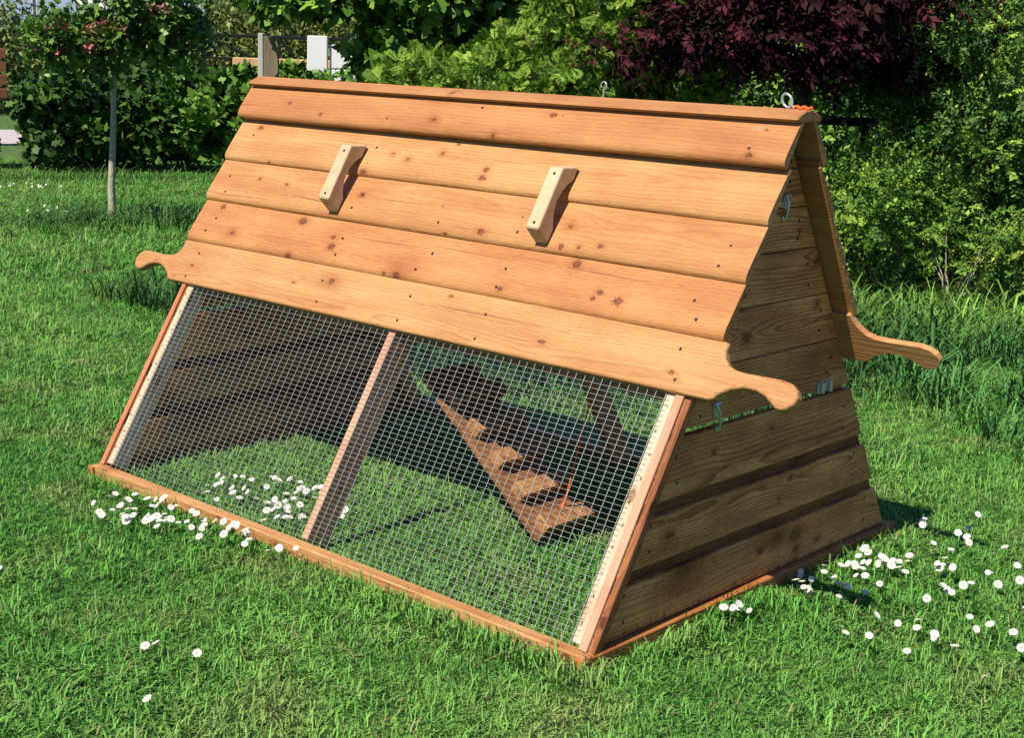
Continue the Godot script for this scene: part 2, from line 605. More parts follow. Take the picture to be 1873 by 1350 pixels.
func materials() -> void:
	var honey := [Color(0.719, 0.563, 0.379), Color(0.606, 0.397, 0.239), Color(0.357, 0.199, 0.130)]
	var amber := [Color(0.692, 0.512, 0.338), Color(0.565, 0.351, 0.212), Color(0.321, 0.171, 0.112)]
	var roof := []
	for i in 6:
		roof.append(timber(900, 96, 1.96, 0.16, 100 + i * 7, honey if i % 3 != 0 else amber, 95.0 + 9.0 * i, [0.40, 0.46, 0.40, 0.48, 0.46, 0.56][i], [10, 9, 9, 13, 9, 8][i], [0.0052, 0.0055, 0.006, 0.009, 0.0075, 0.0055][i]))
	wood_sets.roof = roof
	var tan_ := [Color(0.88, 0.63, 0.38), Color(0.52, 0.29, 0.14), Color(0.37, 0.20, 0.12)]
	var gab := []
	for i in 5:
		gab.append(timber(512, 96, 1.3, 0.15, 300 + i * 13, tan_, 105.0 + 12.0 * i, 0.85, 4, 0.0085))
	gab.append(timber(512, 96, 1.3, 0.15, 399, tan_, 100.0, 0.62, 6, 0.014, 0.10))
	wood_sets.gable = gab
	M.pale = timber(256, 64, 1.0, 0.14, 501, [Color(0.777, 0.721, 0.638), Color(0.684, 0.573, 0.461), Color(0.461, 0.331, 0.238)], 90.0, 0.3, 3, 0.008)
	M.pink = timber(256, 64, 1.0, 0.14, 517, [Color(0.740, 0.591, 0.489), Color(0.619, 0.433, 0.340), Color(0.387, 0.229, 0.164)], 90.0, 0.35, 3, 0.008)
	M.rail = timber(512, 64, 1.9, 0.14, 533, [Color(0.740, 0.573, 0.387), Color(0.554, 0.354, 0.196), Color(0.331, 0.191, 0.126)], 140.0, 0.55, 6, 0.008)
	M.bar = timber(256, 64, 1.0, 0.14, 547, [Color(0.768, 0.684, 0.563), Color(0.647, 0.517, 0.387), Color(0.387, 0.266, 0.182)], 110.0, 0.35, 2, 0.006)
	M.rough_wood = timber(256, 64, 1.0, 0.14, 563, [Color(0.64, 0.51, 0.37), Color(0.43, 0.30, 0.20), Color(0.26, 0.16, 0.10)], 150.0, 0.7, 3, 0.007)
	M.grey_wood = timber(256, 64, 1.0, 0.14, 577, [Color(0.517, 0.480, 0.405), Color(0.387, 0.340, 0.275), Color(0.219, 0.182, 0.145)], 120.0, 0.5, 3, 0.01)
	M.red_wood = timber(256, 64, 1.0, 0.14, 591, [Color(0.508, 0.331, 0.238), Color(0.368, 0.219, 0.154), Color(0.182, 0.108, 0.080)], 90.0, 0.4, 3, 0.01)
	M.zinc = plain(Color(0.74, 0.75, 0.76), 0.28, 0.6)
	M.dull_zinc = plain(Color(0.55, 0.55, 0.56), 0.5, 0.3)
	M.wire = plain(Color(0.74, 0.75, 0.74), 0.4, 0.35)
	M.thin_wire = plain(Color(0.60, 0.61, 0.60), 0.45, 0.4)
	M.screw = plain(Color(0.20, 0.15, 0.11), 0.5, 0.4)
	M.cord = plain(Color(0.90, 0.36, 0.07), 0.75)
	M.black_iron = plain(Color(0.055, 0.06, 0.06), 0.5)
	M.dark_rail = plain(Color(0.085, 0.07, 0.055), 0.85)
	M.white = plain(Color(0.86, 0.87, 0.88), 0.5)
	M.bark = bark_material(Color(0.22, 0.17, 0.12), Color(0.36, 0.31, 0.23), 3)
	M.pale_bark = bark_material(Color(0.48, 0.46, 0.38), Color(0.80, 0.78, 0.68), 9)


func bark_material(a: Color, b: Color, sd: int) -> StandardMaterial3D:
	var n := FastNoiseLite.new()
	n.seed = sd
	n.frequency = 0.03
	n.fractal_octaves = 4
	var im := Image.create(128, 128, false, Image.FORMAT_RGB8)
	for x in 128:
		for y in 128:
			var t := clampf(0.5 + 0.9 * n.get_noise_2d(x * 0.9, y * 2.5), 0, 1)
			im.set_pixel(x, y, a.lerp(b, t))
	var m := StandardMaterial3D.new()
	m.albedo_texture = ImageTexture.create_from_image(im)
	m.uv1_scale = Vector3(6, 2, 1)
	m.roughness = 0.9
	m.cull_mode = BaseMaterial3D.CULL_DISABLED
	return m


func ground() -> void:
	var n := FastNoiseLite.new()
	n.seed = 5
	n.frequency = 0.02
	n.fractal_octaves = 5
	var t := NoiseTexture2D.new()
	t.width = 512
	t.height = 512
	t.seamless = true
	t.noise = n
	var g := Gradient.new()
	g.offsets = PackedFloat32Array([0.0, 0.45, 0.7, 1.0])
	g.colors = PackedColorArray([Color(0.15, 0.22, 0.07), Color(0.22, 0.33, 0.10), Color(0.29, 0.41, 0.13), Color(0.38, 0.38, 0.19)])
	t.color_ramp = g
	var m := StandardMaterial3D.new()
	m.albedo_texture = t
	m.roughness = 1.0
	m.uv1_triplanar = true
	m.uv1_world_triplanar = true
	m.uv1_scale = Vector3(0.7, 0.7, 0.7)
	var st := start()
	var c := [Vector3(-300, 0, -300), Vector3(300, 0, -300), Vector3(300, 0, 300), Vector3(-300, 0, 300)]
	quad(st, c[0], c[1], c[2], c[3], Vector3.UP, [Vector2.ZERO, Vector2(1, 0), Vector2(1, 1), Vector2(0, 1)])
	tag(obj("ground", st, m), "", "", "", "structure")
	# the pale lane behind the hedge
	var road := plain(Color(0.66, 0.63, 0.63), 0.9)
	var d := Vector3(0.5, 0, -0.866)
	var s := Vector3(-0.866, 0, -0.5)
	var o := Vector3(-13.2, 0.005, -6.3)
	st = start()
	quad(st, o - d * 25 - s * 1.35, o + d * 5 - s * 1.35, o + d * 5 + s * 1.3, o - d * 25 + s * 1.3, Vector3.UP, [Vector2.ZERO, Vector2(50, 0), Vector2(50, 3), Vector2(0, 3)])
	tag(obj("lane", st, road), "", "", "", "structure")


func background() -> void:
	var gloss := leafy(0.5, Color(0.16, 0.28, 0.03), 0.28)
	var soft := leafy(0.6, Color(0.18, 0.26, 0.03), 0.35)
	var wine := leafy(0.55, Color(0.16, 0.015, 0.02), 0.14)
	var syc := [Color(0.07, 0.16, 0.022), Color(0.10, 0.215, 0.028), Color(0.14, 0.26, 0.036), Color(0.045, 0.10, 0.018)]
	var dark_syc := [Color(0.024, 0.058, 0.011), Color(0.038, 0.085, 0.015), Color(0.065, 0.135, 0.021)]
	# broadleaf hedge along the left of the lawn, about fourteen metres off
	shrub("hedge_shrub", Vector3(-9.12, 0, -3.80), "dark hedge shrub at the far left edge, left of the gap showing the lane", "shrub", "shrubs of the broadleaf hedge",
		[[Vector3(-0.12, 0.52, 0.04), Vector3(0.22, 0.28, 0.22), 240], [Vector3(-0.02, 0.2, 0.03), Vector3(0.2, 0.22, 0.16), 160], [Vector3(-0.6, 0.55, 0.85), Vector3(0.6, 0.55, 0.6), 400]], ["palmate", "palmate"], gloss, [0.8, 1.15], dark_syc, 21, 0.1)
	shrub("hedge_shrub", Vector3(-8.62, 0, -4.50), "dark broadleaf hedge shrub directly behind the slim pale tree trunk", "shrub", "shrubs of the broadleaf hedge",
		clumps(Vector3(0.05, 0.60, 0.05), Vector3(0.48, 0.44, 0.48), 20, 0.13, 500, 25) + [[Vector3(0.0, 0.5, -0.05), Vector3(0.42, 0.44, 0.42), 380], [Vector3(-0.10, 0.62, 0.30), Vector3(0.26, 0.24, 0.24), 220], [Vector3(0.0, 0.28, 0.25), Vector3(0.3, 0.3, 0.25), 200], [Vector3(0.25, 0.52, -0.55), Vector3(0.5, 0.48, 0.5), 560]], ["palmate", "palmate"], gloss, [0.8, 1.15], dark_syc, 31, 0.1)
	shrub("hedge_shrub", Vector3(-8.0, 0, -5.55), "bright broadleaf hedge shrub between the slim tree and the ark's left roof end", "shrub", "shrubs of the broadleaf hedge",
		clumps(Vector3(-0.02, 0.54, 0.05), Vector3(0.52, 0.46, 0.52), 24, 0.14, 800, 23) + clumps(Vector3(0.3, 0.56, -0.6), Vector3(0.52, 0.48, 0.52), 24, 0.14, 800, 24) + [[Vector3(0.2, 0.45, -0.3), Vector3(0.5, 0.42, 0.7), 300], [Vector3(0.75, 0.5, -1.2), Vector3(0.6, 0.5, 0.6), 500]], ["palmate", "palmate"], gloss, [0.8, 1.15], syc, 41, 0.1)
	hawthorn()
	# behind the hedge
	var olive := [Color(0.10, 0.15, 0.03), Color(0.14, 0.19, 0.045), Color(0.08, 0.12, 0.03)]
	shrub("far_hedge", Vector3(-18.6, 0, -8.2), "pale olive clipped hedge in the far top left corner", "hedge", "",
		[[Vector3(-1.0, 0.85, 1.5), Vector3(1.6, 1.1, 1.6), 900], [Vector3(0.4, 0.8, -1.0), Vector3(1.4, 1.0, 1.4), 800]], ["mass"], soft, [0.9, 1.5], olive, 51)
	shrub("far_hedge", Vector3(-13.2, 0, -10.2), "sunny olive hedge seen through and above the dark metal gate", "hedge", "",
		[[Vector3(-1.0, 0.85, 1.6), Vector3(1.0, 0.95, 1.0), 900], [Vector3(0.0, 0.95, 0.6), Vector3(0.9, 1.0, 0.9), 900], [Vector3(0.8, 0.95, 0.1), Vector3(0.9, 1.0, 0.9), 900], [Vector3(1.6, 1.05, -0.4), Vector3(0.9, 1.05, 0.9), 900], [Vector3(2.3, 1.2, -1.0), Vector3(1.0, 1.1, 1.0), 700]], ["mass"], soft, [0.9, 1.4], olive + [Color(0.19, 0.21, 0.05)], 61)
	shrub("dark_tree", Vector3(-24.0, 0, -17.8), "small dark tree top standing against the sky beyond the gate", "tree", "",
		[[Vector3(0, 1.7, 0), Vector3(0.55, 0.75, 0.55), 260], [Vector3(0.1, 0.8, 0), Vector3(0.9, 0.9, 0.9), 300]], ["mass"], soft, [1.0, 1.5], dark_syc, 71)
	house()
	wooden_fence()
	gate()
	white_panel()
	# sycamore beside the post, its leaves hanging over the post's head
	var o := shrub("sycamore_tree", Vector3(-3.75, 0, -3.85), "leafy green sycamore with big leaves hanging over the head of the grey post", "tree", "",
		[[Vector3(0.55, 1.9, -0.6), Vector3(0.6, 0.5, 0.6), 200], [Vector3(0.27, 1.50, 1.08), Vector3(0.15, 0.09, 0.16), 45], [Vector3(0.30, 1.56, 0.72), Vector3(0.22, 0.12, 0.2), 60], [Vector3(0.35, 1.9, -0.55), Vector3(0.7, 0.6, 0.7), 520], [Vector3(-0.1, 2.1, 0.5), Vector3(0.6, 0.45, 0.7), 380], [Vector3(0.40, 1.20, 0.35), Vector3(0.22, 0.13, 0.2), 70], [Vector3(0.62, 1.25, 0.0), Vector3(0.3, 0.2, 0.3), 120], [Vector3(0.75, 1.66, 0.05), Vector3(0.30, 0.34, 0.3), 160]] + clumps(Vector3(0.34, 1.62, 0.26), Vector3(0.42, 0.40, 0.42), 16, 0.13, 430, 21) + clumps(Vector3(0.62, 1.60, -0.22), Vector3(0.42, 0.40, 0.44), 16, 0.13, 430, 22),
		["palmate", "palmate"], gloss, [0.8, 1.05], syc + [Color(0.17, 0.30, 0.04)], 81, 0.25, 0.5, 1, 0.028)
	post()
	# feathery conifers behind the ridge
	var fir := [Color(0.13, 0.25, 0.025), Color(0.18, 0.31, 0.032), Color(0.23, 0.36, 0.04), Color(0.08, 0.17, 0.022)]
	var names := ["low feathery conifer behind the left third of the ridge, below the sycamore", "feathery bright green conifer behind the middle of the ridge", "tall feathery conifer left of the dark red tree, above the upright ridge hook", "feathery conifer below the dark red tree's left branches"]
	var sp := [Vector3(-2.35, 0, -2.95), Vector3(-2.0, 0, -3.25), Vector3(-1.62, 0, -3.45), Vector3(-1.42, 0, -4.15)]
	var tall := [1.28, 1.42, 2.1, 1.75]
	var wide := [0.42, 0.40, 0.46, 0.48]
	for i in 4:
		var lumps := []
		var t: float = tall[i]
		var w: float = wide[i]
		lumps.append([Vector3(0, t * 0.36, 0), Vector3(w, t * 0.40, w), 1300])
		lumps.append_array(clumps(Vector3(0, t * 0.62, 0), Vector3(w * 0.95, t * 0.36, w * 0.95), 14, 0.11, 500, 300 + i))
		lumps.append([Vector3(0.02, t * 0.72, 0.02), Vector3(w * 0.78, t * 0.30, w * 0.78), 2300])
		if i > 1:
			lumps.append([Vector3(-0.05, t * 1.0, 0), Vector3(w * 0.55, t * 0.25, w * 0.55), 1400])
		shrub("conifer", sp[i], names[i], "conifer", "conifers behind the ark", lumps, ["frond", "frond"], soft, [0.5, 0.85], fir, 91 + i * 10, 0.25, 0.4, 3, 0.025)
	plum_tree(wine)
	right_shrubs(gloss, soft)
	# the dense green line of shrubs closing the garden behind everything
	var deep := [Color(0.06, 0.14, 0.02), Color(0.10, 0.20, 0.028), Color(0.14, 0.25, 0.036)]
	var wall := [[Vector3(-5.4, 0, -6.0), "dense green shrub in the second row, behind the sycamore"], [Vector3(-4.2, 0, -6.9), "dense green shrub in the second row, behind the middle conifers"], [Vector3(-2.9, 0, -7.9), "dense green shrub in the second row, behind the dark red tree"], [Vector3(-1.5, 0, -8.7), "dense green shrub in the second row, behind the dark rail"], [Vector3(0.1, 0, -9.3), "dense green shrub in the second row, behind the right-hand shrubs"]]
	for i in wall.size():
		var h := 1.15 if i == 0 else 1.9
		shrub("backdrop_shrub", wall[i][0], wall[i][1], "shrub", "second row of shrubs",
			[[Vector3(0, h * 0.5, 0), Vector3(1.0, h * 0.62, 0.9), 620], [Vector3(0.2, h * 1.0, -0.2), Vector3(0.8, h * 0.45, 0.8), 380]], ["mass"], soft, [0.8, 1.2], deep, 171 + i * 9)


func hawthorn() -> void:
	var o := base("hawthorn_tree", Vector3(-5.231, 0, -2.738), "slim young hawthorn with pale trunk and pink blossom standing on the lawn", "tree")
	var st := start()
	tube(st, [Vector3(0, -0.03, 0), Vector3(0.0, 0.25, 0.005), Vector3(0.015, 0.6, -0.01), Vector3(0.03, 1.0, -0.02), Vector3(0.04, 1.45, -0.03), Vector3(0.03, 1.9, -0.02)], [0.031, 0.026, 0.022, 0.018, 0.014, 0.007], 10)
	obj("trunk", st, M.pale_bark, o)
	var paths := []
	rng.seed = 404
	for i in 14:
		var a := TAU * i / 14.0 * 3.0
		var y := rng.randf_range(0.95, 1.6)
		var r := rng.randf_range(0.35, 0.65)
		var e := Vector3(cos(a) * r, y + rng.randf_range(0.1, 0.5), sin(a) * r)
		paths.append([[0.03, y, -0.02, 0.008], [e.x * 0.5, y + (e.y - y) * 0.6, e.z * 0.5, 0.005], [e.x, e.y, e.z, 0.002]])
	limbs(o, "branch", M.bark, paths)
	var m := leafy(0.5, Color(0.14, 0.24, 0.03), 0.45)
	var pal := [Color(0.05, 0.12, 0.02), Color(0.085, 0.18, 0.027), Color(0.14, 0.26, 0.04)]
	var lumps := [[Vector3(0.17, 1.57, -0.13), Vector3(0.40, 0.40, 0.42), 400], [Vector3(-0.02, 1.24, 0.36), Vector3(0.22, 0.13, 0.2), 130], [Vector3(0.2, 1.28, -0.38), Vector3(0.34, 0.2, 0.3), 230], [Vector3(0.02, 1.18, 0.02), Vector3(0.26, 0.16, 0.26), 170], [Vector3(-0.10, 1.16, 0.42), Vector3(0.14, 0.06, 0.14), 50]]
	crown(o, "crown", lumps, ["thorn", "thorn"], m, [0.9, 1.5], pal, 411, 0.0, 0.5)
	var bm := leafy(0.7, Color(0.2, 0.05, 0.05), 0.2)
	var mesh := sprig_mesh("blossom", 5)
	rng.seed = 77
	var buf := PackedFloat32Array()
	for c in [[-0.05, 1.17, 0.50, 10, 0.10], [0.12, 1.15, 0.38, 7, 0.07], [0.44, 1.32, 0.27, 10, 0.08], [0.34, 1.31, 0.36, 7, 0.06], [0.14, 1.29, 0.44, 9, 0.07], [0.60, 1.44, 0.0, 9, 0.07], [0.38, 1.20, 0.36, 5, 0.05]]:
		for i in c[3]:
			var p := Vector3(c[0], c[1], c[2]) + rv() * Vector3(c[4], 0.025, c[4])
			var k := rng.randf_range(0.7, 1.15)
			push(buf, aim(Vector3.UP + rv() * 0.5, Vector3.BACK, rng.randf_range(0.8, 1.2)), p, Color(0.50 * k, 0.17 * k, 0.19 * k))
	multi("blossom", o, mesh, bm, buf)


func house() -> void:
	var d := Vector3(0.819, 0, -0.574)      # along the wall the camera sees
	var f := Vector3(0.574, 0, 0.819)       # out of that wall
	var o := base("white_house", Vector3(-31.0, 0, -17.2), "white house with small dark windows in the far top left", "house")
	var fr := frame(Vector3.ZERO, d, Vector3.UP, f)
	var st := start()
	box(st, Transform3D(fr.basis, Vector3(0, 2.6, -2.5)), Vector3(0.82, 2.5, 5.0), 0.01)
	obj("wall", st, M.white, o)
	st = start()
	box(st, Transform3D(fr.basis, Vector3(0.25, 0.68, -2.4)), Vector3(0.3, 1.36, 4.4), 0.01)
	obj("lower_wall", st, plain(Color(0.52, 0.58, 0.66), 0.8), o)
	st = start()
	extrude(st, PackedVector2Array([Vector2(-0.7, 3.85), Vector2(0.7, 3.85), Vector2(0, 4.9)]), fr.basis * Vector3(0, 0, -5.2), d, Vector3.UP, f, 5.4, 0.02)
	obj("roof", st, plain(Color(0.30, 0.29, 0.30), 0.9), o)
	for x in [-0.29, -0.05]:
		var w := start()
		box(w, Transform3D(fr.basis, fr.basis * Vector3(x, 2.0, 0.02)), Vector3(0.14, 0.7, 0.05), 0.004)
		var win := obj("window", w, M.white, o)
		w = start()
		box(w, Transform3D(fr.basis, fr.basis * Vector3(x, 2.0, 0.046)), Vector3(0.09, 0.6, 0.012), 0.0)
		obj("pane", w, plain(Color(0.25, 0.28, 0.36), 0.15), win)


func wooden_fence() -> void:
	var d := Vector3(0.5, 0, -0.866)
	var f := Vector3(0.866, 0, 0.5)
	var o := base("wooden_fence", Vector3(-11.5, 0, -5.05), "reddish brown board fence at the left edge behind the hedge", "fence")
	for i in 4:
		var st := start()
		box(st, Transform3D(Basis(d, Vector3.UP, f), Vector3(-0.4, 1.035 - 0.145 * i, 0) - d * 1.0), Vector3(3.0, 0.105, 0.025), 0.003, Vector2(0, 0.3 * i), 1.0)
		obj("rail", st, M.red_wood, o)
	for x in [-2.2, -0.7, 0.25]:
		var st := start()
		box(st, Transform3D(Basis(d, Vector3.UP, f), d * (x - 0.3) + Vector3(-0.4, 0.5, 0) - f * 0.06), Vector3(0.09, 1.1, 0.09), 0.003)
		obj("post", st, M.red_wood, o)


func gate() -> void:
	var d := Vector3(0.61, 0, -0.79)
	var f := Vector3(0.79, 0, 0.61)
	var o := base("metal_gate", Vector3(-9.40, 0, -6.52), "dark metal field gate with a diagonal brace behind the hedge", "gate")
	var b := Basis(d, Vector3.UP, f)
	for h in [1.315, 1.08, 0.86, 0.66, 0.46, 0.28]:
		var st := start()
		box(st, Transform3D(b, d * 0.85 + Vector3(0, h, 0)), Vector3(1.7, 0.034 if h > 1.2 else 0.022, 0.03), 0.004)
		obj("bar", st, M.black_iron, o)
	for x in [0.0, 0.80, 1.7]:
		var st := start()
		box(st, Transform3D(b, d * x + Vector3(0, 0.68, 0) + f * 0.001), Vector3(0.032, 1.30, 0.036), 0.004)
		obj("stile", st, M.black_iron, o)
	for p in [[Vector2(0.03, 1.30), Vector2(0.52, 1.09)], [Vector2(0.8, 1.30), Vector2(0.97, 1.09)]]:
		var st := start()
		tube(st, [d * p[0].x + Vector3(0, p[0].y, 0) + f * 0.003, d * p[1].x + Vector3(0, p[1].y, 0) + f * 0.003], [0.014, 0.014], 6)
		obj("brace", st, M.black_iron, o)
	var w := base("timber_beam", Vector3(-8.25, 0, -6.85), "sunlit pale timber beam lying low behind the dark gate", "beam")
	var s := start()
	box(s, Transform3D(b, Vector3(0, 1.055, 0)), Vector3(1.3, 0.085, 0.10), 0.006)
	obj("beam", s, plain(Color(0.80, 0.66, 0.46), 0.8), w)
	for x in [-0.5, 0.5]:
		s = start()
		box(s, Transform3D(b, d * x + Vector3(0, 0.5, 0)), Vector3(0.08, 1.02, 0.08), 0.004)
		obj("leg", s, M.grey_wood, w)


func white_panel() -> void:
	var d := Vector3(0.70, 0, -0.714)
	var f := Vector3(0.714, 0, 0.70)
	var b := Basis(d, Vector3.UP, f)
	var o := base("white_board", Vector3(-7.60, 0, -7.05), "white painted board wall glimpsed through the sycamore leaves", "wall")
	var st := start()
	box(st, Transform3D(b, d * -0.36 + Vector3(0, 0.67, 0)), Vector3(0.20, 1.34, 0.12), 0.006)
	obj("post", st, M.white, o)
	for i in 5:
		st = start()
		box(st, Transform3D(b, d * 0.42 + Vector3(0, 0.16 + 0.245 * i, -0.02)), Vector3(1.34, 0.235, 0.05), 0.006)
		obj("board", st, M.white, o)


func post() -> void:
	var o := base("grey_post", Vector3(-3.724, 0, -2.93), "weathered grey timber post with slanted head and pale left edge, behind the ridge's left end", "post")
	var d := Vector3(0.70, 0, -0.714)
	var f := Vector3(0.714, 0, 0.70)
	var st := start()
	extrude(st, PackedVector2Array([Vector2(-0.05, 0.03), Vector2(-0.05, -0.062), Vector2(1.16, -0.062), Vector2(1.30, -0.03), Vector2(1.30, 0.03)]), Vector3.ZERO, Vector3.UP, -d, f, 0.05, 0.004, 1.4, 0.14)
	obj("timber", st, M.grey_wood, o)
	st = start()
	box(st, Transform3D(Basis(d, Vector3.UP, f), d * -0.048 + Vector3(0, 0.64, 0) + f * 0.02), Vector3(0.032, 1.36, 0.06), 0.004)
	obj("batten", st, plain(Color(0.66, 0.68, 0.66), 0.8), o)


func plum_tree(m: Material) -> void:
	var o := base("plum_tree", Vector3(-0.728, 0, -4.465), "dark red leaved plum tree arching over the ark's right end", "tree")
	var st := start()
	tube(st, [Vector3(-0.305, -0.030, -0.427), Vector3(-0.268, 0.330, -0.366), Vector3(-0.146, 1.062, -0.122), Vector3(-0.061, 1.672, 0.000), Vector3(0.000, 2.404, 0.000)], [0.05, 0.042, 0.035, 0.028, 0.015], 9)
	obj("trunk", st, M.bark, o)
	var paths := []
	rng.seed = 15
	var ends := [Vector3(-0.512, 1.379, 1.049), Vector3(-0.244, 1.489, 0.854), Vector3(0.000, 1.367, 0.671), Vector3(0.305, 1.489, 0.366), Vector3(0.488, 1.428, -0.488), Vector3(0.366, 1.330, -1.098), Vector3(-0.610, 1.794, 0.610), Vector3(0.244, 2.038, -0.732), Vector3(-0.366, 1.916, -0.610), Vector3(0.427, 1.855, 0.244), Vector3(-0.427, 1.367, 0.549)]
	for e in ends:
		var y := rng.randf_range(0.95, 1.6)
		var mid: Vector3 = Vector3(-0.12, y, -0.12).lerp(e, 0.55) + Vector3(0.000, 0.140, 0.000)
		paths.append([[-0.1, y, -0.08, 0.016], [mid.x, mid.y, mid.z, 0.010], [e.x, e.y, e.z, 0.004]])
	limbs(o, "branch", M.bark, paths)
	var pal := [Color(0.018, 0.007, 0.010), Color(0.028, 0.009, 0.013), Color(0.042, 0.012, 0.017), Color(0.075, 0.018, 0.025), Color(0.026, 0.011, 0.011)]
	var lumps := [
		[Vector3(0.000, 1.745, 0.061), Vector3(0.915, 0.317, 1.037), 780],
		[Vector3(-0.403, 1.391, 0.878), Vector3(0.268, 0.146, 0.268), 93], [Vector3(-0.549, 1.281, 1.135), Vector3(0.122, 0.073, 0.146), 26],
		[Vector3(-0.146, 1.428, 0.586), Vector3(0.366, 0.195, 0.317), 187], [Vector3(0.146, 1.403, 0.268), Vector3(0.366, 0.195, 0.342), 195],
		[Vector3(0.342, 1.428, -0.244), Vector3(0.366, 0.195, 0.390), 187], [Vector3(0.549, 1.477, -0.915), Vector3(0.366, 0.220, 0.427), 156], [Vector3(0.366, 1.233, -0.756), Vector3(0.195, 0.122, 0.268), 39],
		[Vector3(0.122, 1.977, 0.122), Vector3(0.732, 0.305, 0.732), 234]]
	crown(o, "crown", lumps, ["plum", "plum"], m, [0.7, 1.1], pal, 222, 0.45, 0.55)
	tag(o, "dark red leaved plum tree arching over the ark's right end", "tree")


func right_shrubs(gloss: Material, soft: Material) -> void:
	var hon := [Color(0.055, 0.135, 0.02), Color(0.09, 0.20, 0.025), Color(0.15, 0.28, 0.034), Color(0.22, 0.35, 0.05)]
	var dk := [Color(0.045, 0.11, 0.026), Color(0.07, 0.15, 0.034), Color(0.11, 0.20, 0.055)]
	shrub("loose_shrub", Vector3(-0.15, 0, -4.35), "loose small leaved shrub right of the ark's back roof, under the dark rail", "shrub", "shrubs right of the ark",
		clumps(Vector3(-0.02, 0.46, 0.1), Vector3(0.30, 0.26, 0.40), 12, 0.08, 470, 1) + clumps(Vector3(0.04, 0.52, -0.3), Vector3(0.36, 0.36, 0.36), 13, 0.085, 470, 2), ["oval", "oval"], soft, [0.8, 1.2], hon, 601, 0.1, 0.5, 7, 0.010)
	shrub("loose_shrub", Vector3(0.02, 0, -4.95), "tall small leaved shrub filling the right side, above the long grass", "shrub", "shrubs right of the ark",
		clumps(Vector3(0.0, 0.95, 0.0), Vector3(0.42, 0.45, 0.5), 16, 0.10, 640, 3) + clumps(Vector3(0.35, 0.95, -0.1), Vector3(0.35, 0.75, 0.45), 22, 0.10, 860, 4) + clumps(Vector3(0.1, 1.5, 0.05), Vector3(0.5, 0.35, 0.5), 14, 0.11, 520, 5) + clumps(Vector3(0.22, 0.48, 0.1), Vector3(0.36, 0.36, 0.36), 12, 0.085, 430, 6), ["oval", "oval"], soft, [0.8, 1.25], hon + dk, 621, 0.1, 0.5, 11, 0.012)
	shrub("loose_shrub", Vector3(-0.75, 0, -5.35), "grey green shrub behind the dark rail", "shrub", "shrubs right of the ark",
		clumps(Vector3(0.1, 1.12, 0.0), Vector3(0.5, 0.12, 0.5), 9, 0.09, 300, 7) + clumps(Vector3(0.0, 1.45, 0.0), Vector3(0.6, 0.30, 0.6), 14, 0.12, 500, 8), ["oval"], soft, [0.9, 1.3], dk, 641, 0.1, 0.5, 3, 0.010)
	shrub("low_shrub", Vector3(0.52, 0, -4.52), "low yellow green shrub at the right edge above the long grass", "shrub", "shrubs right of the ark",
		clumps(Vector3(0, 0.34, 0), Vector3(0.22, 0.13, 0.22), 8, 0.07, 260, 9) + [[Vector3(0.2, 0.3, -0.1), Vector3(0.2, 0.2, 0.2), 160]], ["oval"], soft, [0.8, 1.1], hon + [Color(0.25, 0.34, 0.05)], 661, 0.1, 0.6, 5, 0.008)
	# bare twigs low down
	var o := base("bare_twigs", Vector3(0.22, 0, -4.42), "grey bare forked twigs showing at the foot of the right shrubs", "twigs")
	rng.seed = 9
	for i in 9:
		var e := Vector3(rng.randf_range(-0.25, 0.3), rng.randf_range(0.28, 0.5), rng.randf_range(-0.2, 0.3))
		var st := start()
		tube(st, [Vector3(rv().x * 0.05, 0, 0), e * 0.5 + rv() * 0.03, e], [0.006, 0.004, 0.0018], 5)
		obj("twig", st, M.pale_bark, o)
	# dark rail fence
	var r := base("dark_rail_fence", Vector3(-1.05, 0, -5.30), "dark wooden rail on a post half hidden by the right shrubs", "fence")
	var d := Vector3(0.873, 0, -0.488)
	var f := Vector3(0.488, 0, 0.873)
	var st2 := start()
	box(st2, Transform3D(Basis(d, Vector3.UP, f), Vector3(0, 0.905, 0)), Vector3(1.5, 0.055, 0.04), 0.004)
	obj("rail", st2, M.dark_rail, r)
	for x in [-0.7, 0.18]:
		st2 = start()
		box(st2, Transform3D(Basis(d, Vector3.UP, f), d * x + Vector3(0, 0.45, 0) - f * 0.06), Vector3(0.08, 0.95, 0.07), 0.004)
		obj("post", st2, M.dark_rail, r)


# ---------------------------------------------------------------- the ark
# slope coordinates: x from the ark's middle, y up the slope, z out of it; origin on the ridge line
func slope_frame(back := false) -> Transform3D:
	if back:
		return Transform3D(Basis(Vector3.LEFT, Vector3(0, slope_y.y, -slope_y.z), Vector3(0, slope_n.y, -slope_n.z)), Vector3(MID, TOP, RZ))
	return Transform3D(Basis(Vector3.RIGHT, slope_y, slope_n), Vector3(MID, TOP, RZ))


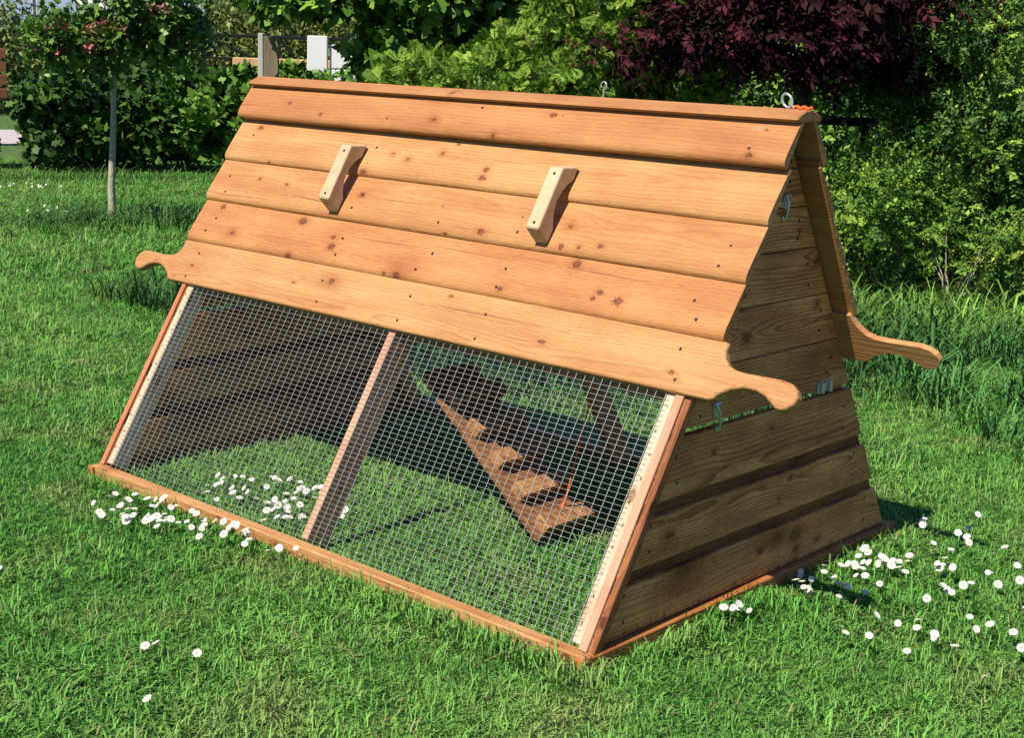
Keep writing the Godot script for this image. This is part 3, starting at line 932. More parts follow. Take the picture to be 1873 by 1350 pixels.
# a log-lap board: convex face, rounded lower lip, swept along x
func lap_board(st: SurfaceTool, f: Transform3D, s0: float, lift: float, x0: float, x1: float, uv0: Vector2) -> void:
	var prof := [[0.0, 0.0075], [0.04, 0.0120], [0.08, 0.0163], [0.108, 0.0192], [0.120, 0.0199], [0.129, 0.0194], [0.136, 0.0174], [0.1408, 0.0138], [0.1435, 0.0092], [0.1442, 0.0040]]
	var n := prof.size()
	var nor := []
	for i in n:
		var a: Array = prof[maxi(i - 1, 0)]
		var b: Array = prof[mini(i + 1, n - 1)]
		var t := Vector2(-(b[0] - a[0]), b[1] - a[1])
		nor.append(f.basis * Vector3(0, t.y, -t.x).normalized())
	var segs := 6
	for k in segs:
		var xa := lerpf(x0, x1, float(k) / segs)
		var xb := lerpf(x0, x1, float(k + 1) / segs)
		for i in n - 1:
			var pa := f * Vector3(xa, -(s0 + prof[i][0]), prof[i][1] + lift)
			var pb := f * Vector3(xb, -(s0 + prof[i][0]), prof[i][1] + lift)
			var pc := f * Vector3(xb, -(s0 + prof[i + 1][0]), prof[i + 1][1] + lift)
			var pd := f * Vector3(xa, -(s0 + prof[i + 1][0]), prof[i + 1][1] + lift)
			var ua := uv0 + Vector2((xa + 1.0) / 2.0, prof[i][0] / 0.16 + 0.02)
			var ub := uv0 + Vector2((xb + 1.0) / 2.0, prof[i][0] / 0.16 + 0.02)
			var uc := uv0 + Vector2((xb + 1.0) / 2.0, prof[i + 1][0] / 0.16 + 0.02)
			var ud := uv0 + Vector2((xa + 1.0) / 2.0, prof[i + 1][0] / 0.16 + 0.02)
			var hint: Vector3 = nor[i] + nor[i + 1]
			tri(st, [pa, pb, pc], [nor[i], nor[i], nor[i + 1]], [ua, ub, uc], hint)
			tri(st, [pa, pc, pd], [nor[i], nor[i + 1], nor[i + 1]], [ua, uc, ud], hint)
	# back face and ends
	var q := [f * Vector3(x0, -s0, lift), f * Vector3(x1, -s0, lift), f * Vector3(x1, -(s0 + 0.141), lift), f * Vector3(x0, -(s0 + 0.141), lift)]
	quad(st, q[0], q[1], q[2], q[3], f.basis * Vector3(0, 0, -1), [Vector2(0, 0), Vector2(1, 0), Vector2(1, 1), Vector2(0, 1)])
	quad(st, q[0], q[1], f * Vector3(x1, -s0, 0.0075 + lift), f * Vector3(x0, -s0, 0.0075 + lift), f.basis * Vector3.UP, [Vector2(0, 0), Vector2(1, 0), Vector2(1, 0.1), Vector2(0, 0.1)])
	for e in [[x0, -1.0], [x1, 1.0]]:
		var hint := f.basis * Vector3(e[1], 0, 0)
		for i in n - 1:
			var a := f * Vector3(e[0], -(s0 + prof[i][0]), prof[i][1] + lift)
			var b := f * Vector3(e[0], -(s0 + prof[i + 1][0]), prof[i + 1][1] + lift)
			var c := f * Vector3(e[0], -(s0 + minf(prof[i + 1][0], 0.141)), lift)
			var d := f * Vector3(e[0], -(s0 + minf(prof[i][0], 0.141)), lift)
			quad(st, a, b, c, d, hint, [Vector2(0.3, 0.3), Vector2(0.3, 0.36), Vector2(0.33, 0.36), Vector2(0.33, 0.3)])


func screw_mesh() -> ArrayMesh:
	var st := start()
	tube(st, [Vector3(0, 0, -0.004), Vector3(0, 0, 0.0006)], [0.0041, 0.0041], 8)
	return st.commit()


func add_screw(parent: Node, mesh: Mesh, m: Material, t: Transform3D) -> void:
	var o := MeshInstance3D.new()
	o.name = numbered("screw", parent)
	o.mesh = mesh
	o.material_override = m
	o.transform = t
	parent.add_child(o, true)


func half_front(y: float) -> float:
	return RZ + HALF * (1.0 - y / TOP)


func half_back(y: float) -> float:
	return RZ - HALF * (1.0 - y / TOP)


func ark() -> void:
	var o := base("chicken_ark", Vector3.ZERO, "honey coloured wooden A-frame chicken ark with lapped board roof and wire mesh run", "chicken ark")
	rng.seed = 1234
	var sm := screw_mesh()
	nail = sm
	for side in 2:
		var f := slope_frame(side == 1)
		roof_side(o, f, side, sm)
		run_side(o, f, side)
	# ridge capping with rounded edges
	var st := start()
	var cap := PackedVector2Array([Vector2(-0.045, TOP + 0.019), Vector2(-0.051, TOP + 0.025), Vector2(-0.046, TOP + 0.033), Vector2(-0.022, TOP + 0.043), Vector2(0.0, TOP + 0.046), Vector2(0.022, TOP + 0.043), Vector2(0.046, TOP + 0.033), Vector2(0.051, TOP + 0.025), Vector2(0.045, TOP + 0.019)])
	extrude(st, cap, Vector3(-0.05, 0, RZ), Vector3.FORWARD, Vector3.UP, Vector3.RIGHT, 1.948, 0.003, 0.16, 0.16)
	obj("ridge_cap", st, ridge_material(), o)
	gable(o, LEN - 0.02, true)
	gable(o, 0.0, false)
	base_rails(o)
	floor_and_ramp(o)
	fittings(o, sm)


func ridge_material() -> Material:
	var m: StandardMaterial3D = wood_sets.roof[4].duplicate()
	m.uv1_triplanar = true
	m.uv1_scale = Vector3(0.5, 5.0, 5.0)
	m.albedo_color = Color(0.93, 0.88, 0.84)
	return m


func roof_side(o: Node3D, f: Transform3D, side: int, sm: Mesh) -> void:
	var mats: Array = wood_sets.roof
	var tint := [Color(0.99, 0.96, 0.93), Color(1.0, 0.99, 0.97), Color(0.97, 0.93, 0.90), Color(1.02, 1.0, 0.97), Color(1.0, 0.98, 0.94)]
	var cols := [-0.90, -0.32, 0.02, 0.30, 0.885]
	for i in 4:
		var st := start()
		var s0 := -0.036 + 0.139 * i + (0.003 if i == 0 else 0.0)
		var lift := 0.027 if i == 0 else 0.006
		var x0 := -0.975 + rng.randf_range(-0.002, 0.002)
		var x1 := 0.975 + rng.randf_range(-0.002, 0.002)
		var wob := Transform3D(Basis(Vector3.BACK, rng.randf_range(-0.0012, 0.0012)), Vector3.ZERO)
		lap_board(st, f * wob, s0, lift + rng.randf_range(-0.0008, 0.0008), x0, x1, Vector2(0.37 * side, 0.0))
		var b := obj("roof_board", st, toned(mats[(i + 2 * side) % 5], tint[i]), o)
		var rows := [[0.060, 0.01415], [0.111, 0.0194]]
		for x in cols:
			for r in rows:
				add_screw(b, sm, M.screw if i > 0 or rng.randf() < 0.6 else M.dull_zinc, f * Transform3D(Basis.IDENTITY, Vector3(x + rng.randf_range(-0.02, 0.02), -(s0 + r[0] + rng.randf_range(-0.006, 0.006)), r[1] + lift - 0.0002)))
	# batten that closes the step under the top board
	var bt := start()
	box(bt, f * Transform3D(Basis.IDENTITY, Vector3(0, -0.0995, 0.0215)), Vector3(1.940, 0.014, 0.013), 0.001, Vector2.ZERO, 2.0)
	obj("batten", bt, toned(mats[3], Color(0.98, 0.92, 0.85)), o)
	# the lowest board ends in two carrying handles
	var right := [[0.975, 0.522], [0.989, 0.525], [0.987, 0.545], [0.993, 0.560], [1.006, 0.573], [1.026, 0.580], [1.055, 0.582], [1.10, 0.581], [1.145, 0.580], [1.168, 0.585], [1.184, 0.597], [1.191, 0.612], [1.186, 0.630], [1.172, 0.642], [1.158, 0.646], [1.146, 0.644], [1.134, 0.636], [1.115, 0.624], [1.092, 0.617], [1.06, 0.616], [1.03, 0.626], [1.012, 0.638], [1.003, 0.645], [0.998, 0.653], [0.985, 0.658]]
	if side == 1:
		right[0] = [0.972, 0.517]
		right[1] = [0.976, 0.530]
		right[2] = [0.983, 0.546]
	var poly := PackedVector2Array()
	poly.append(Vector2(0.0, -0.515))
	for p in right:
		poly.append(Vector2(p[0], -p[1]))
	poly.append(Vector2(0.0, -0.658))
	for k in range(right.size() - 1, -1, -1):
		poly.append(Vector2(-right[k][0], -right[k][1]))
	var st2 := start()
	extrude(st2, poly, f * Vector3(0, 0, -0.004), f.basis.x, f.basis.y, f.basis.z, 0.021, 0.007, 2.4, 0.16, Vector2(0.5, 0.2), 3)
	var hb := obj("handle_board", st2, mats[5 if side == 0 else 1], o)
	for x in cols:
		for s in [0.565, 0.635]:
			add_screw(hb, sm, M.screw, f * Transform3D(Basis.IDENTITY, Vector3(x + rng.randf_range(-0.015, 0.015), -s + rng.randf_range(-0.006, 0.006), 0.0168)))
	if side == 0:
		for x in [0.538 - MID, 1.308 - MID]:
			var arch := PackedVector2Array([Vector2(-0.368, 0.030), Vector2(-0.354, 0.079), Vector2(-0.350, 0.082), Vector2(-0.190, 0.082), Vector2(-0.186, 0.079), Vector2(-0.158, 0.030), Vector2(-0.196, 0.030), Vector2(-0.214, 0.042), Vector2(-0.238, 0.052), Vector2(-0.262, 0.056), Vector2(-0.286, 0.052), Vector2(-0.308, 0.043), Vector2(-0.328, 0.030)])
			var sh := start()
			extrude(sh, arch, f * Vector3(x - 0.02, 0, 0), f.basis.y, f.basis.z, f.basis.x, 0.04, 0.004, 1.0, 0.14, Vector2(0.2 * x, 0.3), 2)
			var h := obj("lift_handle", sh, M.bar, o)
			for s in [0.205, 0.338]:
				add_screw(h, sm, M.screw, f * Transform3D(Basis.IDENTITY, Vector3(x, -s, 0.0822)))


func run_side(o: Node3D, f: Transform3D, side: int) -> void:
	# studs of the mesh frame, their faces flush with the slope
	var sl := 1.306
	for k in 3:
		var x: float = [-0.886, -0.007 if side == 0 else -0.052, 0.886][k]
		var w: float = [0.028, 0.024, 0.028][k]
		var dp: float = [0.05, 0.078, 0.05][k]
		var st := start()
		box(st, f * Transform3D(Basis.IDENTITY, Vector3(x, -(0.50 + 1.235) * 0.5, -dp * 0.5)), Vector3(w, 0.735, dp), 0.0015, Vector2(0.1 * k, 0.2 * k), 1.0)
		obj("stud", st, toned(M.bar, Color(1.0, 0.84, 0.62)) if side == 1 else (M.pale if k != 1 else M.pink), o)  # back studs tinted warm tan, in place of a beam of light on them
	var st3 := start()
	box(st3, f * Transform3D(Basis.IDENTITY, Vector3(0, -0.632, -0.028)), Vector3(1.70, 0.05, 0.044), 0.0015)
	obj("frame_rail", st3, M.rough_wood, o)
	# wire staples down the faces of the outer studs
	var sp := start()
	for x in [-0.886, 0.886]:
		for i in 10:
			var at := Vector3(x + rng.randf_range(-0.006, 0.006), -0.69 - 0.055 * i + rng.randf_range(-0.004, 0.004), 0.0034)
			box(sp, f * Transform3D(Basis(Vector3.BACK, rng.randf_range(0.3, 2.6)), at), Vector3(0.008, 0.0012, 0.0014), 0.0)
	obj("staples", sp, M.screw, o)
	# welded wire: 25 mm between uprights, 12.7 mm between cross wires; one panel in each bay
	for bay in 2:
		var st := start()
		var xa: float = -0.885 if bay == 0 else -0.004
		var xb: float = -0.004 if bay == 0 else 0.885
		var top := -0.60
		var low := -1.245
		var r := 0.00046
		var z := 0.0026
		var n := int((xb - xa) / 0.0254)
		for i in n:
			var x := xa + 0.0254 * (i + 0.5) + rng.randf_range(-0.0006, 0.0006)
			box(st, f * Transform3D(Basis(Vector3.BACK, rng.randf_range(-0.003, 0.003)) * Basis(Vector3.RIGHT, rng.randf_range(-0.004, 0.004)), Vector3(x, (top + low) * 0.5, z + 0.0008)), Vector3(r * 2, top - low, r * 2), 0.0)
		var panel := obj("wire_mesh", st, M.wire, o)
		st = start()
		var rt := 0.00036
		var rows := int((top - low) / 0.0127)
		for i in rows + 1:
			var y := low + 0.0127 * i
			box(st, f * Transform3D(Basis(Vector3.BACK, rng.randf_range(-0.0006, 0.0006)), Vector3((xa + xb) * 0.5, y, z - r * 1.5)), Vector3(xb - xa, rt * 2, rt * 2), 0.0)
		obj("cross_wires", st, M.thin_wire, panel)


func gable(o: Node3D, x: float, right: bool) -> void:
	var mats: Array = wood_sets.gable
	var levels := [0.048, 0.190, 0.327, 0.464, 0.604, 0.724, 0.842, 0.942, 1.03, 1.10]
	for i in levels.size() - 1:
		var y0: float = levels[i]
		var y1: float = levels[i + 1]
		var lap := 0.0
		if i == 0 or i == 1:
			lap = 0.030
		var a := y0 + 0.0012
		var b := y1 - 0.0012 - lap
		if i == 3:
			a = 0.479
		if i == 2:
			b = 0.4625
		var st := start()
		var poly := PackedVector2Array([Vector2(-half_front(a), a), Vector2(-half_back(a), a), Vector2(-half_back(b), b), Vector2(-half_front(b), b)])
		var uv := Vector2(0.5, 1.0 - 0.03)
		extrude(st, poly, Vector3(x, 0, 0), Vector3.FORWARD, Vector3.UP, Vector3.RIGHT, 0.02, 0.0018, 1.3, -0.15, Vector2(uv.x, uv.y + a / 0.15), 1)
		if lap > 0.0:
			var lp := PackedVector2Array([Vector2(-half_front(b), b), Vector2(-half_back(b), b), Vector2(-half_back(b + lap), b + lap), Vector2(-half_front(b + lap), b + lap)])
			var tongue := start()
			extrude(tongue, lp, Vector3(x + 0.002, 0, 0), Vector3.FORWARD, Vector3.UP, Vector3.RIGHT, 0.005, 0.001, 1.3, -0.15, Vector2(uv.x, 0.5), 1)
			obj("tongue", tongue, toned(mats[i], Color(0.62, 0.56, 0.52)), o)  # darker copy of the plank wood: shade of the recess put into its colour
		var m: StandardMaterial3D = mats[5] if i == 0 else mats[(i * 2 + (1 if right else 0)) % 5]
		var k := rng.randf_range(0.90, 1.06)
		var plank := obj("gable_plank", st, toned(m, Color(k, k, k)), o)
		if right:
			for e in [half_front(y1) - 0.03, half_back(y1) + 0.03]:
				for y in [y0 + (y1 - y0) * 0.25, y0 + (y1 - y0) * 0.68]:
					add_screw(plank, nail, M.screw, Transform3D(Basis(Vector3.UP, PI / 2), Vector3(x + 0.0202, y, e + rng.randf_range(-0.006, 0.006))))
	if right:
		# sawn edge strip that the mesh frame shows beside the planks
		var f := slope_frame()
		var st := start()
		box(st, f * Transform3D(Basis.IDENTITY, Vector3(0.9100, -0.90, 0.0035)), Vector3(0.0225, 0.69, 0.007), 0.001, Vector2(0.2, 0.1), 1.0)
		obj("edge_batten", st, M.pink, o)
		st = start()
		box(st, f * Transform3D(Basis.IDENTITY, Vector3(0.9285, -0.90, -0.0125)), Vector3(0.0165, 0.69, 0.024), 0.002, Vector2(0.4, 0.6), 1.0)
		obj("edge_trim", st, toned(M.rough_wood, Color(0.92, 0.76, 0.68)), o)
	else:
		var f := slope_frame()
		var st := start()
		box(st, f * Transform3D(Basis.IDENTITY, Vector3(-0.9135, -0.90, 0.0035)), Vector3(0.0185, 0.69, 0.007), 0.001, Vector2(0.2, 0.1), 1.0)
		obj("edge_batten", st, toned(M.pink, Color(1.0, 0.80, 0.72)), o)


func base_rails(o: Node3D) -> void:
	for s in [-1.0, 1.0]:
		var st := start()
		box(st, frame(Vector3(MID, 0.012, RZ + s * 0.642)), Vector3(1.87, 0.072, 0.036), 0.003, Vector2(0.5, 0.2 * s), 1.9, 0.14)
		obj("base_rail", st, M.rail, o)
		st = start()
		box(st, frame(Vector3(MID + s * 0.9265, 0.010, RZ)), Vector3(0.028, 0.070, 1.335), 0.003, Vector2(0.3, 0.4), 1.9, 0.14)
		obj("base_rail", st, toned(M.rail, Color(0.92, 0.80, 0.68)), o)


func floor_and_ramp(o: Node3D) -> void:
	for i in 4:
		var st := start()
		box(st, frame(Vector3(MID, 0.535, RZ - 0.24 + 0.158 * i)), Vector3(1.76, 0.018, 0.150), 0.001, Vector2(0.2 * i, 0.1))
		obj("floor_board", st, M.rough_wood, o)
	# ramp hanging from the floor by its top edge, cleats across it
	var a := Vector3(1.309, 0.050, 0.0)
	var d := Vector3(-0.371, 0.304, 0).normalized()
	var up := Vector3(0.304, 0.371, 0).normalized()
	var b := Basis(d, up, d.cross(up))
	var ramp := obj("ramp", ramp_board(a, b), toned(M.rough_wood, Color(0.88, 0.80, 0.74)), o)
	for i in 5:
		var st := start()
		var w := 0.046
		box(st, Transform3D(b, a + d * (0.005 + w * 0.5 + 0.108 * i) + up * 0.020 + Vector3(0, 0, 0.055)), Vector3(w, 0.032, 0.198), 0.002, Vector2(0.2 * i, 0.3 * i), 0.14, 1.0)
		obj("cleat", st, toned(M.rough_wood, Color(1.12, 1.06, 0.98)), ramp)
	# orange cord that lifts the ramp
	var st2 := start()
	var p0 := Vector3(1.288, 0.098, 0.055)
	var p1 := Vector3(1.372, 0.53, 0.03)
	tube(st2, [p0, p0.lerp(p1, 0.4) + Vector3(0.002, 0, 0), p1], [0.0028, 0.0026, 0.0026], 6)
	for k in 3:
		var h := p0 + Vector3(0.0, 0.004 + 0.006 * k, 0)
		tube(st2, [h + Vector3(-0.004, -0.002, 0), h + Vector3(0.004, 0.003, 0)], [0.004, 0.004], 6)
	tube(st2, [p0 + Vector3(0.004, 0.0, 0), p0 + Vector3(0.02, -0.010, -0.02), p0 + Vector3(0.012, -0.02, -0.035)], [0.002, 0.002, 0.0015], 5)
	obj("cord", st2, M.cord, o)


func ramp_board(a: Vector3, b: Basis) -> SurfaceTool:
	var st := start()
	box(st, Transform3D(b, a + b.x * 0.285 - b.y * 0.004 + Vector3(0, 0, 0.075)), Vector3(0.57, 0.017, 0.200), 0.0015, Vector2(0.3, 0.2), 1.0)
	return st


func fittings(o: Node3D, sm: Mesh) -> void:
	var x := LEN + 0.0005
	# toggle catches across the openings of the gable
	for c in [[0.490, 0.205, 0.12, 1.2], [0.944, -0.016, -0.22, 1.05]]:
		var r := Basis(Vector3.RIGHT, c[2]).scaled(Vector3.ONE * c[3])
		var at := Vector3(x, c[0], c[1])
		var st := start()
		box(st, Transform3D(r, at + r * Vector3(0.001, 0.012, 0.004)), Vector3(0.002, 0.030, 0.016), 0.0005)
		var t := obj("catch", st, M.zinc, o)
		st = start()
		tube(st, [at + r * Vector3(0.003, 0.024, 0.006), at + r * Vector3(0.009, 0.010, 0.003), at + r * Vector3(0.007, -0.014, -0.001), at + r * Vector3(0.003, -0.026, -0.002)], [0.003, 0.004, 0.0035, 0.002], 6)
		obj("lever", st, M.zinc, t)
		st = start()
		box(st, Transform3D(r, at + r * Vector3(0.0015, -0.024, -0.001)), Vector3(0.003, 0.010, 0.014), 0.0008)
		obj("hook", st, M.zinc, t)
		st = start()
		box(st, Transform3D(r * Basis(Vector3.BACK, 0.5), at + r * Vector3(0.006, 0.026, 0.006)), Vector3(0.008, 0.004, 0.018), 0.0008)
		obj("lever_tip", st, M.zinc, t)
	for z in [-0.235, -0.272]:
		var st := start()
		box(st, frame(Vector3(x + 0.002, 0.489, z)), Vector3(0.005, 0.026, 0.022), 0.001)
		var t := obj("hinge", st, M.zinc, o)
		st = start()
		tube(st, [Vector3(x + 0.008, 0.475, z - 0.004), Vector3(x + 0.008, 0.502, z - 0.004)], [0.006, 0.006], 8)
		obj("knuckle", st, M.zinc, t)
	# screw eyes on the ridge
	var e := Vector3(1.308, TOP + 0.046, RZ)
	var st4 := start()
	var pts := [e + Vector3(0, -0.01, 0), e + Vector3(0, 0.018, 0)]
	var rad := [0.0018, 0.0018]
	for k in 11:
		var a := -PI / 2 + TAU * k / 12.0
		pts.append(e + Vector3(cos(a) * 0.009, 0.029 + sin(a) * 0.0095, 0.0))
		rad.append(0.0018)
	tube(st4, pts, rad, 6)
	obj("screw_eye", st4, M.zinc, o)
	e = Vector3(1.846, TOP + 0.046, RZ)
	st4 = start()
	pts = [e + Vector3(0.012, 0.0, 0.0)]
	rad = [0.003]
	for k in 13:
		var a := -0.7 + TAU * k / 12.5
		pts.append(e + Vector3(-0.010 + cos(a) * 0.013 - sin(a) * 0.004, 0.018 + sin(a) * 0.015, 0.0))
		rad.append(0.0032)
	tube(st4, pts, rad, 6)
	obj("screw_eye", st4, M.zinc, o)
	st4 = start()
	var k0 := []
	var kr := []
	for k in 9:
		k0.append(e + Vector3(0.010 + 0.0055 * k, 0.004 + 0.002 * sin(k * 1.7), 0.003 * cos(k * 2.1)))
		kr.append(0.0034 if k % 2 else 0.0044)
	tube(st4, k0, kr, 6)
	obj("cord_end", st4, M.cord, o)


# ---------------------------------------------------------------- lawn
func lawn() -> void:
	var cam := Vector3(3.588, 0, 2.8289)
	var fwd := Vector3(-0.668, 0, -0.744)
	var right := Vector3(0.744, 0, -0.668)
	var meshes := [tuft_mesh(1, 17, 0.032, 0.011, 0.030, 0.0023, 1.2), tuft_mesh(2, 17, 0.036, 0.012, 0.035, 0.0025, 1.4), tuft_mesh(3, 9, 0.030, 0.022, 0.056, 0.0026, 1.1)]
	var bufs := [PackedFloat32Array(), PackedFloat32Array(), PackedFloat32Array()]
	rng.seed = 2024
	for band in [[2.2, 4.6, 80000, 1.0], [4.6, 7.5, 74000, 1.15], [7.5, 15.5, 64000, 1.6]]:
		for i in band[2]:
			var d := sqrt(lerpf(band[0] * band[0], band[1] * band[1], rng.randf()))
			var ang := rng.randf_range(-0.72, 0.58)
			var p: Vector3 = cam + (fwd * cos(ang) + right * sin(ang)) * d
			if under_timber(p.x, p.z):
				continue
			# the lane and the ground behind the hedge are not lawn
			if (p - Vector3(-8.9, 0, -4.0)).dot(Vector3(-0.866, 0, -0.5)) > 1.4:
				continue
			var k := 2 if rng.randf() < 0.13 else (rng.randi() % 2)
			var s: float = band[3] * rng.randf_range(0.8, 1.2) * (1.0 + 0.35 * tone.get_noise_2d(p.x * 26.0, p.z * 26.0 + 90.0))
			push(bufs[k], Basis(Vector3.UP, rng.randf() * TAU).rotated(Vector3.RIGHT, rng.randf_range(-0.2, 0.2)).scaled(Vector3(s, s * rng.randf_range(0.8, 1.1), s)), p, grass_colour(p.x, p.z))
	# blades crowding the foot of the front rail on both sides
	for i in 900:
		var zz := 0.662 + absf(rng.randfn(0, 0.02)) if rng.randf() < 0.65 else 0.612 - absf(rng.randfn(0, 0.02))
		var p := Vector3(rng.randf_range(0.0, 1.86), 0, zz)
		push(bufs[rng.randi() % 3], Basis(Vector3.UP, rng.randf() * TAU).scaled(Vector3.ONE * rng.randf_range(0.8, 1.15)), p, grass_colour(p.x, p.z))
	# longer wisps left standing against the timber
	for i in 420:
		var t := rng.randf()
		var p := Vector3(lerpf(1.0, 1.9, sqrt(t)), 0, 0.672 + rng.randf() * 0.05) if rng.randf() < 0.55 else Vector3(1.88 + rng.randf() * 0.05, 0, lerpf(0.68, 0.0, sqrt(t)))
		push(bufs[2], Basis(Vector3.UP, rng.randf() * TAU).scaled(Vector3.ONE * rng.randf_range(0.9, 1.4)), p, grass_colour(p.x, p.z))
	var m := leafy(0.6, Color(0.24, 0.40, 0.07), 0.25)
	var o := base("lawn_grass", Vector3.ZERO, "short mown green grass of the lawn all round and inside the ark", "grass")
	o.set_meta("kind", "stuff")
	for k in 3:
		multi("grass_blades", o, meshes[k], m, bufs[k])
	# little broad weeds and clover, and dead straw, mixed into the sward
	var wl := PackedFloat32Array()
	var straw := PackedFloat32Array()
	rng.seed = 3131
	for i in 9000:
		var d := sqrt(lerpf(2.2 * 2.2, 9.0 * 9.0, rng.randf()))
		var ang := rng.randf_range(-0.46, 0.46)
		var p: Vector3 = cam + (fwd * cos(ang) + right * sin(ang)) * d
		if under_timber(p.x, p.z):
			continue
		var patch := tone.get_noise_2d(p.x * 16.0 + 700.0, p.z * 16.0)
		if i % 3 > 0 and patch > 0.02:
			var k := rng.randf_range(0.7, 1.2)
			push(wl, Basis(Vector3.UP, rng.randf() * TAU).scaled(Vector3(0.30, 0.16, 0.30) * rng.randf_range(0.7, 1.3)), p, Color(0.085 * k, 0.235 * k, 0.045 * k))
		elif i % 3 == 0 and patch < 0.1:
			var k := rng.randf_range(0.6, 1.1)
			push(straw, Basis(Vector3.UP, rng.randf() * TAU).rotated(Vector3.RIGHT, rng.randf_range(-0.5, 0.5)).scaled(Vector3(0.7, 0.45, 0.7)), p + Vector3(0, 0.004, 0), Color(0.42 * k, 0.34 * k, 0.17 * k))
	multi("clover_leaves", o, sprig_mesh("needle_weed", 8), m, wl)
	multi("dead_blades", o, tuft_mesh(5, 4, 0.03, 0.03, 0.07, 0.0022, 2.0), m, straw)
	# long uncut grass behind the ark's right end
	var tall := [tuft_mesh(11, 9, 0.07, 0.12, 0.36, 0.010, 1.7), tuft_mesh(12, 10, 0.07, 0.10, 0.30, 0.0060, 1.1), tuft_mesh(13, 4, 0.06, 0.18, 0.40, 0.013, 1.9)]
	var tb := [PackedFloat32Array(), PackedFloat32Array(), PackedFloat32Array()]
	rng.seed = 99
	for i in 3000:
		var p := Vector3(rng.randf_range(-2.6, 2.4), 0, rng.randf_range(-4.9, -0.95))
		var edge := -1.42 - 0.55 * (p.x - 1.5) + 0.18 * tone.get_noise_2d(p.x * 40.0, 5.0)
		if p.z > edge or p.z > -0.80:
			continue
		if p.x > 1.0 and tone.get_noise_2d(p.x * 33.0 + 50.0, p.z * 33.0) < -0.12:
			continue
		var f := clampf((edge - p.z) * 2.2, 0.35, 1.0)
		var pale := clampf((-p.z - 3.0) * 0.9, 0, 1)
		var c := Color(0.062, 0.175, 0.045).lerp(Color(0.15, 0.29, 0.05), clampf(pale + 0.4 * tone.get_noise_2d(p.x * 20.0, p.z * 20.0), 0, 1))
		var k := rng.randf_range(0.55, 1.5) * (0.55 if p.x < 1.0 and p.z > -3.2 else 1.0)  # blades behind the ark coloured darker to stand for the shade there
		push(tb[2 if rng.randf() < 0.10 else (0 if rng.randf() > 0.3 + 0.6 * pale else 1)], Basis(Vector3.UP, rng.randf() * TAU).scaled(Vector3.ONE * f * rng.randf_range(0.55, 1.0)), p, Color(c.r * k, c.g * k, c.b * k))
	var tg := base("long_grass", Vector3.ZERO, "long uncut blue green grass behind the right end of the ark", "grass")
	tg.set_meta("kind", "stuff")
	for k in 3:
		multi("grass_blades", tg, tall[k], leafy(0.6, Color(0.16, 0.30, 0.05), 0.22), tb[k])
	# weeds and a grass clump round the tree's foot
	var wb := PackedFloat32Array()
	for i in 420:
		var p := Vector3(-5.15 + rng.randfn(0, 0.30), 0, -2.55 + rng.randfn(0, 0.42))
		var k := rng.randf_range(0.6, 1.2)
		push(wb, Basis(Vector3.UP, rng.randf() * TAU).scaled(Vector3.ONE * rng.randf_range(0.3, 0.7)), p, Color(0.055 * k, 0.13 * k, 0.022 * k))
	var wd := base("lawn_weeds", Vector3.ZERO, "darker ragged weeds growing round the foot of the slim tree", "weeds")
	wd.set_meta("kind", "stuff")
	multi("weed_leaves", wd, sprig_mesh("needle_weed", 3), leafy(0.5, Color(0.14, 0.24, 0.03), 0.4), wb)
	var rb := PackedFloat32Array()
	for i in 150:
		var p := Vector3(-5.15 + rng.randfn(0, 0.28), 0, -2.5 + rng.randfn(0, 0.5))
		var k := rng.randf_range(0.6, 1.2)
		push(rb, Basis(Vector3.UP, rng.randf() * TAU).scaled(Vector3.ONE * rng.randf_range(0.45, 0.95)), p, Color(0.06 * k, 0.175 * k, 0.035 * k))
	multi("rough_blades", wd, tall[1], leafy(0.55, Color(0.16, 0.30, 0.05), 0.25), rb)
	var cb := PackedFloat32Array()
	for i in 46:
		var p := Vector3(-4.6 + rng.randfn(0, 0.11), 0, -2.95 + rng.randfn(0, 0.16))
		var k := rng.randf_range(0.8, 1.2)
		push(cb, Basis(Vector3.UP, rng.randf() * TAU).scaled(Vector3.ONE * rng.randf_range(0.7, 1.25)), p, Color(0.06 * k, 0.16 * k, 0.028 * k))
	var cl := base("grass_clump", Vector3.ZERO, "tall grass clump between the slim tree and the ark", "grass")
	cl.set_meta("kind", "stuff")
	multi("grass_blades", cl, tall[1], leafy(0.5, Color(0.16, 0.30, 0.05), 0.4), cb)
	# rough grass along the hedge foot
	var hb := PackedFloat32Array()
	for i in 260:
		var t := rng.randf()
		var p := Vector3(lerpf(-9.0, -7.2, t), 0, lerpf(-2.9, -6.3, t)) + Vector3(0.866, 0, 0.5) * rng.randf_range(0.25, 0.6)
		var k := rng.randf_range(0.7, 1.2)
		push(hb, Basis(Vector3.UP, rng.randf() * TAU).scaled(Vector3.ONE * rng.randf_range(0.3, 0.8)), p, Color(0.075 * k, 0.17 * k, 0.028 * k))
	var hg := base("hedge_grass", Vector3.ZERO, "rough grass fringe along the foot of the left hedge", "grass")
	hg.set_meta("kind", "stuff")
	multi("grass_blades", hg, tall[1], leafy(0.5, Color(0.16, 0.30, 0.05), 0.4), hb)


